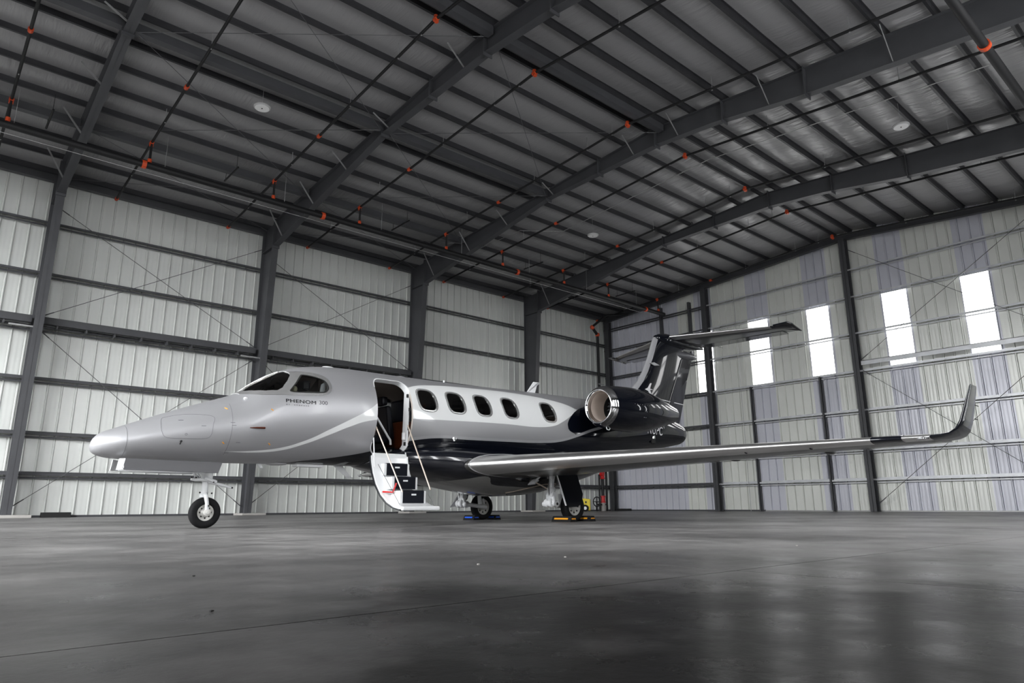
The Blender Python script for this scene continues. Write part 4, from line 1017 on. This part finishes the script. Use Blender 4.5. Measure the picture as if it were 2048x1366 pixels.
def wing(side):
    ls = [.70, 1.0, 1.6, 2.2, 2.6, 3.4, 4.4, 5.4, 6.4, 7.2, 7.66]
    m = MB(); m.loft(wing_rings(ls, side), True); w = m.build('wing', M_WINGP, JET, True, sharp=50)
    # polished leading edge sleeve
    m = MB(); rr = wing_rings([1.03]+ls[2:], side, 0, .14, .0025, 12); m.loft(rr, True); m.build('leading_edge', M_CHROME2, w, True, sharp=60)
    # root seal
    # black boot end at the tip
    m = MB(); m.loft(wing_rings([6.98, 7.2, 7.34], side, 0, .14, .006, 10), True); m.build('stall_strip', M_BLACKP, w, True, sharp=60)
    # flap track fairings
    for l, s_ in ((4.6, 8.9), (6.1, 9.25)):
        le, c, z, tk = wing_sec(l); m = MB(); m.sphere((le+c*.72, side*l, z-.055), .055, 14, (4.2, .7, .8)); m.build('flap_track_fairing', M_BLACKP, w, True)
    for l in (5.35, 6.2):
        le, c, z, tk = wing_sec(l); m = MB(); m.sphere((le+.16, side*l, z-.05), .03, 10, (2, .6, 1)); m.build('drain_mast', M_BLACKP, w, True)
    # winglet
    sts = [(7.66, 1.205, 8.565, 1.03, .085, 0), (7.76, 1.222, 8.66, .93, .08, 10), (7.84, 1.26, 8.80, .82, .075, 32), (7.89, 1.33, 8.94, .72, .07, 62), (7.925, 1.45, 9.06, .64, .065, 73), (7.97, 1.70, 9.24, .52, .065, 76), (8.015, 1.97, 9.43, .38, .06, 76), (8.02, 2.0, 9.47, .33, .03, 76)]
    rr = []
    for l, z, le, c, tk, ang in sts:
        a = math.radians(ang)
        rr.append([Vector((le+x, side*(l-math.sin(a)*zz), z+math.cos(a)*zz)) for x, zz in airfoil(c, tk, 14)])
    m = MB(); m.loft(rr, True); m.build('winglet', M_BLACKP, w, True, sharp=50)
    m = MB(); m.sphere((8.60, side*7.55, 1.19), .06, 14, (1.2, 1.7, .55)); m.build('navigation_light', M_CHROME, w, True)
    for z, l in ((1.72, 7.975), (1.52, 7.94)):
        m = MB(); m.tube([(9.76, side*l, z), (9.92, side*l, z-.0)], .006, 6); m.build('static_wick', M_DARK, w)
    return w
M_WINGP = pbr('wing_paint', (.085, .083, .08), .3, .3, .45)
wing(-1); wing(1)
# bright seam line where the wing root meets the fairing
m = MB(); le, c, z, tk = wing_sec(1.045)
pts = [(le+x-.006, -1.05, z+zz*1.06) for x, zz in airfoil(c, tk, 22, 0, .5)]
pts = pts[: len(pts)]
m.tube(pts[:len(pts)//2][::1]+pts[len(pts)//2:], .009, 6); m.build('root_seal', M_SILVER, JET, True)

# ---- engines
def nacelle(side):
    cx, cy, cz = 8.92, side*1.43, 2.335
    ax = (1, 0, .012)
    o = (cx, cy, cz)
    m = MB(); m.lathe(o, ax, [(.15, .438), (.3, .458), (.5, .474), (.8, .486), (1.1, .487), (1.4, .468), (1.7, .425), (2.0, .362), (2.25, .30), (2.5, .235), (2.70, .185), (2.70, .16), (2.4, .18), (2.4, .0)], 56)
    n = m.build('engine_nacelle', M_BLACKP, JET, True, sharp=40)
    m = MB(); m.lathe(o, ax, [(.15, .438), (.10, .425), (.05, .402), (.02, .382), (.003, .362), (0, .350), (.012, .334), (.05, .318), (.10, .308), (.13, .304)], 56); m.build('inlet_lip', M_CHROME, n, True, sharp=60)
    m = MB(); m.lathe(o, ax, [(.13, .304), (.15, .297), (.3, .293), (.42, .295), (.55, .30)], 48); m.build('inlet_duct', M_BEIGE, n, True, sharp=40)
    m = MB(); m.lathe(o, ax, [(.55, .30), (.80, .31), (.80, .0)], 40); m.build('fan_case', M_DARK, n, True)
    m = MB(); m.lathe(o, ax, [(.52, .0), (.56, .03), (.64, .065), (.73, .09), (.73, 0)], 24); m.build('spinner', M_BEIGE, n, True)
    m = MB()
    for k in range(20):
        a = 2*PI*k/20; u = Vector((0, math.cos(a), math.sin(a))); v = Vector((0, -math.sin(a), math.cos(a))); c0 = Vector(o)+Vector((.66, 0, 0))
        m.add([c0+u*.08-v*.012+Vector((-.02, 0, 0)), c0+u*.08+v*.012+Vector((.04, 0, 0)), c0+u*.285+v*.045+Vector((.05, 0, 0)), c0+u*.285-v*.02+Vector((-.03, 0, 0))], [(0,1,2,3)])
    m.build('fan_blades', M_STEEL, n)
    m = MB()
    for k in range(12):
        a = 2*PI*(k+.4)/12; r = .47; m.sphere((cx+.62, cy+r*math.cos(a), cz+.007+r*math.sin(a)), .0065, 6)
    for k in range(14):
        t = .65+k*.085; a = .22 if side < 0 else PI-.22; rr_ = .4845-.0*k if t < 1.35 else (.484-.19*(t-1.25)**2)-.02*(t-1.3)
        m.sphere((cx+t, cy+side*rr_*math.cos(.1), cz+.05+t*.012), .006, 6)
    for (t, dz) in ((1.0, -.08), (1.06, -.08), (1.0, -.20), (1.06, -.20)):
        m.sphere((cx+t, cy+side*math.sqrt(.484**2-dz**2), cz+dz), .008, 6, (1.8, .6, .8))
    m.build('fasteners', M_BRACE, n)
    m = MB(); bz = cz-.435; m.tube([(cx+.18, cy+side*.06, bz+.01), (cx+.20, cy+side*.06, bz-.045), (cx+.27, cy+side*.06, bz-.055), (cx+.32, cy+side*.05, bz-.01)], .009, 8); m.build('drain_bracket', M_WHITEP, n, True)
    # pylon
    rr = []
    for l, a_, b_, t in ((.55, 9.15, 11.6, .13), (.80, 9.25, 11.4, .11), (1.12, 9.45, 11.0, .10)):
        rr.append([Vector((a_+x, side*l, 2.36+zz)) for x, zz in airfoil(b_-a_, t/(b_-a_)*1.6, 16)])
    m = MB(); m.loft(rr, True); m.build('pylon', M_BLACKP, JET, True, sharp=60)
nacelle(-1); nacelle(1)

# ---- fin, rudder, tailplane
ZL = [(2.45, 10.5, 13.3), (2.62, 10.8, 13.38), (2.8, 11.15, 13.46), (3.0, 11.62, 13.57), (3.21, 11.95, 13.67), (3.46, 12.24, 13.80), (3.75, 12.47, 13.96), (4.15, 12.72, 14.17), (4.53, 12.91, 14.36), (4.71, 13.0, 14.46), (4.80, 13.1, 14.5)]
def fin_ring(z, le, te, th, c0=0, c1=1.0, gr=0.0):
    return [Vector((le+x-gr*1.0, yy+(gr if yy > 0 else -gr), z)) for x, yy in airfoil(te-le, th, 18, c0, c1)]
m = MB(); m.loft([fin_ring(z, le, te+.5, .085, 0, (te-le)/(te+.5-le)) for z, le, te in ZL], True); FIN = m.build('tail_fin', M_BLACKP, JET, True, sharp=50)
m = MB(); m.loft([fin_ring(z, le, te+.5, .085, 0, .085, .003) for z, le, te in ZL], True); m.build('fin_leading_edge', M_SILVER, FIN, True, sharp=60)
def te_(z): return 13.30+(14.5-13.30)*(z-2.45)/(4.8-2.45)
m = MB()
RL = [(2.36, 13.27, 13.98), (3.02, 13.585, 14.26), (3.76, 13.97, 14.54), (4.34, 14.28, 14.83)]
m.loft([[Vector((a, -.055, z)), Vector((b, -.008, z)), Vector((b, .008, z)), Vector((a, .055, z))] for z, a, b in RL], True)
RUD = m.build('rudder', M_BLACKP, JET, bevel=.004)
m = MB(); m.tube([(RL[0][1]+.0, -.058, 2.55), (14.26, -.058, 4.30)], .009, 6); m.build('hinge_gap', M_BRACE, RUD, True)
m = MB(); m.bar((13.0, -.083, 3.05), (14.28, -.012, 3.02), .004, .02); m.build('pinstripe', M_INKW, RUD)
m = MB(); m.lathe((13.92, 0, 4.44), (1, 0, .02), [(0, 0), (.1, .06), (.3, .11), (.6, .125), (.9, .11), (1.1, .07), (1.22, .0)], 24); m.build('fin_cap', M_GREYP, JET, True)
m = MB(); m.lathe((13.06, 0, 4.77), (1, 0, .01), [(0, 0), (.05, .06), (.2, .12), (.5, .17), (1.0, .18), (1.5, .15), (2.0, .09), (2.4, .03), (2.5, 0)], 28); BUL = m.build('tailplane_fairing', M_BLACKP, JET, True)
def stab(side):
    rr = []; S = [(0.0, 13.5, 2.0, .085), (1.0, 13.95, 1.58, .085), (2.0, 14.38, 1.18, .085), (2.55, 14.62, .96, .08), (2.80, 14.78, .82, .07), (2.93, 15.05, .57, .05)]
    for l, le, c, th in S: rr.append([Vector((le+x, side*l, 4.84+zz)) for x, zz in airfoil(c, th, 14)])
    m = MB(); m.loft(rr, True); s_ = m.build('tailplane', M_TAILP, JET, True, sharp=50)
    rr = []
    for l, le, c, th in S[:4]: rr.append([Vector((le+x-.003, side*l, 4.84+zz*1.05)) for x, zz in airfoil(c, th, 10, 0, .12)])
    m = MB(); m.loft(rr, True); m.build('leading_edge', M_CHROME2, s_, True, sharp=60)
    m = MB()
    rr = []
    for l, le, c, th in [(.25, 15.0, .45, .10), (2.6, 15.2, .38, .10)]:
        rr.append([Vector((le, side*l, 4.87)), Vector((le+c, side*l, 4.80)), Vector((le+c, side*l, 4.795)), Vector((le, side*l, 4.80))])
    m.loft(rr, True); m.build('elevator', M_BLACKP, s_)
    m = MB(); m.prism([(14.56, side*2.66, 4.86), (14.72, side*2.98, 4.92), (14.95, side*3.02, 4.90), (15.62, side*2.95, 4.84), (15.0, side*2.7, 4.84)], (0, 0, -.03)); m.build('tip_horn', M_BLACKP, s_, bevel=.006)
    m = MB(); m.tube([(15.5, side*.5, 4.8), (15.75, side*.5, 4.79)], .005, 6); m.build('static_wick', M_DARK, s_)
M_TAILP = pbr('tailplane_dark', (.018, .018, .022), .3, .1, .5)
stab(-1); stab(1)
# bird-like emblem on the fin
LG = [(12.40, 3.245), (12.53, 3.30), (12.60, 3.385), (12.655, 3.435), (12.72, 3.44), (12.665, 3.36), (12.63, 3.285), (12.74, 3.275), (12.745, 3.262), (12.625, 3.252), (12.66, 3.17), (12.76, 3.06), (12.70, 3.06), (12.60, 3.13), (12.53, 3.215)]
def finy(s_, z):
    for (z0, a0, b0), (z1, a1, b1) in zip(ZL, ZL[1:]):
        if z0 <= z <= z1:
            t = (z-z0)/(z1-z0); le = a0+(a1-a0)*t; te = b0+(b1-b0)*t+.5; c = te-le; x = (s_-le)/c
            return 5*.085*(.2969*math.sqrt(max(x, 0))-.126*x-.3516*x*x+.2843*x**3-.1036*x**4)*c*1.05
    return .1
m = MB(); m.add([(a, -(finy(a, b)+.006), b) for a, b in LG], [tuple(range(len(LG)))])
EM = m.build('emblem', M_INKW, FIN)
m = MB(); m.prism([(12.66, -.09, 3.98), (12.86, -.095, 4.02), (13.10, -.09, 3.97), (12.86, -.09, 3.93)], (0, -.03, 0)); m.build('fin_aerial', M_SILVER, FIN, bevel=.006)

# ---- landing gear
def wheel(x, y, r, w, parent, rim=.5, hubside=-1):
    m = MB(); prof = []
    for k in range(25):
        t = 2*PI*k/24; prof.append((w/2*math.copysign(abs(math.cos(t))**.75, math.cos(t)), r-(r*(1-rim))/2+(r*(1-rim))/2*math.copysign(abs(math.sin(t))**.75, math.sin(t))))
    m.lathe((x, y, r-.004), (0, 1, 0), prof, 56); ty = m.build('tyre', M_RUBBER, parent, True, sharp=60)
    m = MB()
    for dy in (-w*.16, w*.16): m.lathe((x, y+dy, r-.004), (0, 1, 0), [(-.004, r+.0005), (0, r+.0015), (.004, r+.0005)], 48)
    m = MB(); rr_ = r*rim+.012
    m.lathe((x, y, r-.004), (0, hubside, 0), [(-w*.3, 0), (-w*.3, rr_), (w*.34, rr_), (w*.36, rr_-.01), (w*.26, rr_-.03), (w*.18, rr_*.55), (w*.30, rr_*.42), (w*.34, rr_*.2), (w*.34, 0)], 36)
    hb = m.build('wheel_hub', M_HUB, parent, True, sharp=35)
    m = MB()
    for k in range(8):
        a = 2*PI*k/8; m.sphere((x+rr_*.68*math.cos(a), y+hubside*w*.23, r+rr_*.68*math.sin(a)), .014 if r < .25 else .02, 8, (1, .5, 1))
    m.build('hub_holes', M_DARK, hb)
    return ty
# nose gear
m = MB(); m.tube([(1.57, 0, .52), (1.58, 0, .80)], [.045, .047], 14); m.lathe((1.585, 0, .66), (0, 0, 1), [(0, .05), (.02, .078), (.10, .085), (.16, .075), (.22, .06), (.30, .06), (.30, 0)], 20)
m.tube([(1.56, 0, .44), (1.57, 0, .53)], .055, 14)
m.tube([(1.585, -.07, .70), (1.40, -.06, .695), (1.34, -.06, .70)], [.028, .024, .018], 8); m.tube([(1.42, -.05, .72), (1.33, -.03, .88)], .02, 8); m.tube([(1.46, -.08, .735), (1.36, -.08, .86)], .012, 8)
m.tube([(1.60, -.05, .67), (1.72, -.05, .64), (1.96, -.02, .585)], [.03, .022, .018], 8)
m.tube([(1.52, -.09, .725), (1.70, -.09, .665)], .024, 8)
NG = m.build('nose_gear', M_GEARWHITE, JET, True, sharp=40)
m = MB()
for sd in (-1, 1):
    m.tube([(1.565, 0, .47), (1.565, sd*.045, .49), (1.57, sd*.085, .455), (1.59, sd*.095, .36), (1.60, sd*.095, .24)], [.035, .035, .032, .028, .034], 12)
m.build('fork', M_GEARWHITE, NG, True)
wheel(1.60, 0, .225, .135, NG, .48)
m = MB(); m.lathe((1.60, -.085, .222), (0, -1, 0), [(0, .0), (0, .05), (.04, .05), (.05, .03), (.05, 0)], 16); m.lathe((1.60, -.135, .222), (0, -1, 0), [(0, .0), (0, .022), (.012, .02), (.012, 0)], 16); m.build('axle_cap', M_HUB, NG, True)
m = MB()
for p in ((1.40, -.095, .725), (1.63, -.085, .70), (1.655, -.10, .665), (1.35, -.07, .725), (1.64, -.11, .50), (1.49, -.05, .51), (1.96, -.04, .585), (1.605, -.13, .32)): m.sphere(p, .014, 8)
m.build('gear_bolts', M_DARK, NG, True)
for sd in (-1, 1):
    m = MB(); yb_ = sd*.25
    m.prism([(.40, yb_, .952), (1.66, yb_+sd*.02, .945), (1.69, yb_+sd*.02, .93), (1.64, yb_+sd*.03, .785), (.385, yb_+sd*.03, .80), (.375, yb_, .82)], (0, sd*.018, 0))
    gd = m.build('nose_gear_door', M_DOORG if sd < 0 else M_WHITEP, JET, bevel=.006)
    m = MB(); m.prism([(.345, yb_-sd*.10, .95), (.40, yb_-sd*.04, .95), (.385, yb_-sd*.02, .80), (.325, yb_-sd*.10, .80)], (0, sd*.05, 0)); m.box(.33, 1.60, min(yb_, yb_+sd*.028), max(yb_, yb_+sd*.028), .782, .79); m.build('door_edge', M_WHITEP, gd)
# main gears
def main_gear(side):
    Y = side*1.36; xs0 = 7.55
    m = MB(); m.tube([(xs0+.03, Y+side*.02, 1.04), (xs0, Y, .74), (xs0-.02, Y, .50), (xs0-.02, Y, .36)], [.055, .058, .062, .055], 14)
    m.tube([(xs0-.13, Y, 1.02), (xs0+.2, Y, 1.03)], .035, 10); m.lathe((xs0, Y, .60), (0, 0, 1), [(-.05, .06), (-.03, .078), (.03, .078), (.05, .06)], 16)
    m.lathe((xs0, Y, .86), (0, 0, 1), [(-.06, .055), (-.05, .07), (.05, .07), (.06, .055)], 16)
    for dy in (-.075, .075):
        m.tube([(xs0-.02, Y+dy*.6, .52), (xs0-.03, Y+dy, .40), (xs0-.04, Y+dy, .33)], [.04, .045, .052], 12)
    m.tube([(xs0-.04, Y-.12, .335), (xs0-.04, Y+.12, .335)], .035, 12)
    g = m.build('main_gear', M_GEARWHITE, JET, True, sharp=45)
    ya = Y - side*.13
    yt_ = Y-side*.12
    m = MB(); m.tube([(xs0-.05, yt_, .335), (xs0+.06, yt_, .33), (8.12, yt_, .275)], [.058, .042, .045], 12); m.tube([(8.12, yt_, .28), (8.12, Y+side*.02, .28)], .03, 10); m.sphere((xs0-.05, yt_-side*.02, .335), .055, 12); m.build('trailing_arm', M_GEARWHITE, g, True)
    m = MB(); m.tube([(xs0-.05, Y-side*.05, 1.0), (7.47, Y-side*.2, .86), (7.44, Y-side*.36, .76)], .018, 8); m.tube([(7.36, Y-side*.46, .72), (7.44, Y-side*.36, .76), (7.50, Y-side*.30, .80)], [.03, .06, .03], 10); m.build('side_brace', M_GEARWHITE, g, True)
    m = MB(); m.tube([(xs0-.04, Y-side*.03, .60), (7.44, Y-side*.36, .76)], .013, 8); m.build('lock_rod', M_GOLD, g, True)
    m = MB(); m.tube([(7.92, yt_, .52), (7.94, yt_, .34)], .045, 12); m.tube([(8.02, yt_, .46), (8.06, yt_, .34)], .03, 10); m.build('shock_absorber', M_GEARWHITE, g, True)
    m = MB()
    for px_, pz_, pr_ in ((xs0-.06, .35, .085), (xs0+.06, .335, .07), (xs0-.01, .50, .07)):
        m.lathe((px_, Y-.09, pz_), (0, 1, 0), [(0, 0), (0, pr_*.8), (.015, pr_), (.05, pr_), (.065, pr_*.8), (.115, pr_*.8), (.13, pr_), (.165, pr_), (.18, pr_*.8), (.18, 0)], 18)
    m.build('pivot_lugs', M_GEARWHITE, g, True, sharp=40)
    m = MB()
    for px_, pz_ in ((xs0+.06, .335), (xs0-.06, .35)): m.lathe((px_, Y-.092, pz_), (0, -1, 0), [(0, 0), (0, .026), (.004, .026), (.004, 0)], 14)
    m.build('pivot_bores', M_DARK, g)
    m = MB(); m.tube([(xs0+.07, Y-side*.05, .95), (xs0+.10, Y-side*.06, .70), (xs0+.07, Y-side*.05, .45)], .009, 6); m.tube([(xs0-.07, Y, .9), (xs0-.10, Y+side*.03, .62), (xs0-.06, Y, .42)], .008, 6); m.build('brake_hose', M_DARK, g, True)
    wheel(8.11, Y+side*.02, .285, .17, g, .56, side if side < 0 else -1)
    # outboard leg door, with a rounded foot by the wheel
    yd = Y+side*.16
    if side < 0:
        pol = [(7.60, 1.06), (8.08, 1.12), (8.06, 1.0), (8.12, .86), (8.27, .52), (8.24, .40), (8.20, .32), (8.10, .275), (7.92, .275), (7.78, .30), (7.62, .66), (7.49, .93)]
    else:
        pol = [(7.30, .27), (7.60, .60), (7.86, .60), (7.80, .45), (7.62, .32)]
    m = MB(); m.prism([(x, yd-side*.02*(1-(z-.3)), z) for x, z in pol], (0, side*.022, 0)); ld = m.build('leg_door', M_BLACKP if side < 0 else M_SILVER, JET, bevel=.004)
    if side < 0:
        m = MB(); m.prism([(7.49, yd+side*.0, .93), (7.62, yd+.014, .66), (7.77, yd+.014, .30), (7.785, yd+.014, .30), (7.64, yd+.014, .66), (7.505, yd, .93)], (0, side*.03, 0)); m.build('door_trim', M_WHITEP, ld)
    # dark wheel bay under the belly
    return g
main_gear(-1); main_gear(1)
# wheel bay openings: recessed dark wells with a pale rib inside
for sd in (-1, 1):
    m = MB(); pts = [(7.05, .60), (7.35, .80), (7.8, .92), (8.15, .90), (8.25, .72), (8.1, .5), (7.7, .33), (7.3, .35)]
    def fz(x, y):
        zb, zt, a = fair_sec(x); zc = zb+(zt-zb)*.55; q = max(0, 1-abs(y/a)**2.35)**(1/2.35); return zc-(zc-zb)*q
    m.add([(x, sd*y, fz(x, y)-.006) for x, y in pts], [tuple(range(len(pts)))])
    wb = m.build('wheel_well', M_DARK, JET)
    m = MB(); m.tube([(x, sd*y, fz(x, y)-.008) for x, y in pts[:5]], .01, 6); m.build('well_rim', M_GOLD, wb, True)
# belly stub aerial with thin mast
m = MB(); m.tube([(9.0, 0, .80), (9.02, 0, .66)], .01, 6); m.box(8.9, 9.05, -.03, .03, .72, .74); m.build('belly_drain', M_DARK, JET)

# ================================================================== chocks and cart (separate things)
def jet_to_world(x, y, z=0): 
    c, s = math.cos(JET.rotation_euler.z), math.sin(JET.rotation_euler.z)
    return (JET.location.x+x*c-y*s, JET.location.y+x*s+y*c, z)
def chock(x, y, col, lab, L_=.34):
    t = empty('wheel_chock', jet_to_world(x, y), JET.rotation_euler.z); tag(t, lab, 'wheel chock', 'wheel chocks')
    m = MB(); m.prism([(-.10, -L_/2, 0), (.10, -L_/2, 0), (.05, -L_/2, .105), (-.05, -L_/2, .105)], (0, L_, 0)); m.build('block', M_RUBBER, t, bevel=.008)
    for sg in (-1, 1):
        m = MB(); m.prism([(sg*.087, -L_*.36, .042), (sg*.073, -L_*.36, .070), (sg*.073, L_*.36, .070), (sg*.087, L_*.36, .042)], (sg*.004, 0, .002)); m.build('stripe', col, t)
    m = MB(); m.prism([(-.06, -L_/2-.002, .045), (.06, -L_/2-.002, .045), (.05, -L_/2-.002, .068), (-.05, -L_/2-.002, .068)], (0, -.003, 0)); m.build('end_stripe', col, t)
chock(7.80, -1.44, M_AMBER, 'black rubber chock with orange stripe in front of the near main wheel', .50)
chock(8.44, -1.36, M_AMBER, 'black rubber chock with orange stripe behind the near main wheel', .50)
chock(7.80, 1.36, M_BLUE, 'black rubber chock with blue stripe in front of the far main wheel', .36)
chock(8.42, 1.36, M_BLUE, 'black rubber chock with blue stripe behind the far main wheel', .36)
ct = empty('wheeled_cart', (27.0, 24.98, 0), math.radians(-50)); tag(ct, 'small yellow wheeled cart parked between the jet wheel and the red fire valve', 'cart')
m = MB(); m.prism([(-.22, -.2, .12), (.24, -.2, .05), (.24, -.2, .62), (-.05, -.2, .66), (-.27, -.2, .62)], (0, .4, 0)); m.build('body', M_YEL, ct, bevel=.03)
m = MB(); m.lathe((-.02, -.23, .17), (0, -1, 0), [(0, 0), (0, .17), (.03, .18), (.06, .17), (.07, .10), (.05, .09), (.05, 0)], 24); m.build('wheel', M_RUBBER, ct, True)
m = MB(); m.lathe((-.02, -.29, .17), (0, -1, 0), [(0, 0), (0, .085), (.01, .085), (.02, .03), (.02, 0)], 20); m.build('hub_cap', M_WHITEP, ct, True)
m = MB(); m.box(-.02, .06, -.212, -.2, .42, .52); m.build('vent', M_DARK, ct)
vl = empty('valve_wheel', (28.5, 25.55, 0)); tag(vl, 'black spoked hand wheel on a low stand beside the yellow cart', 'valve wheel')
m = MB()
ax = Vector((-.6, -.8, 0)).normalized(); rr = []
for k in range(20):
    a = 2*PI*k/20; u = Vector((-ax.y, ax.x, 0)); rr.append(Vector((0, 0, .50))+u*.19*math.cos(a)+Vector((0, 0, 1))*.25*math.sin(a))
m.tube(rr+[rr[0]], .03, 6); 
for k in range(0, 20, 5): m.tube([(0, 0, .5), rr[k]], .025, 6)
m.build('rim', M_BLACKPIPE, vl, True)
m = MB(); m.tube([(0, 0, 0), (0, 0, .5)], .035, 8); m.tube([(0, 0, .5), (.5, .5, .45)], .035, 8); m.build('stand', M_BLACKPIPE, vl, True)

# a few tiny chips of debris on the concrete
for k, (x, y, lab) in enumerate([(3.05, 3.0, 'tiny pale chip on the floor, farthest of the bits of debris'), (1.05, 3.35, 'tiny dark chip on the floor below the jet nose'), (2.35, 2.95, 'tiny tan chip on the floor below the stair'), (.75, 2.2, 'tiny dark chip on the floor left of centre, nearest the camera'), (5.1, 2.6, 'tiny pale chip on the floor right of centre')]):
    m = MB(); m.sphere((x, y, .003), .006 if k in (1, 3) else .009, 6, (1.3, .8, .5)); tag(m.build('floor_chip', M_CONC if k in (0, 2, 4) else M_DARK), lab, 'debris', 'bits of debris on the floor')
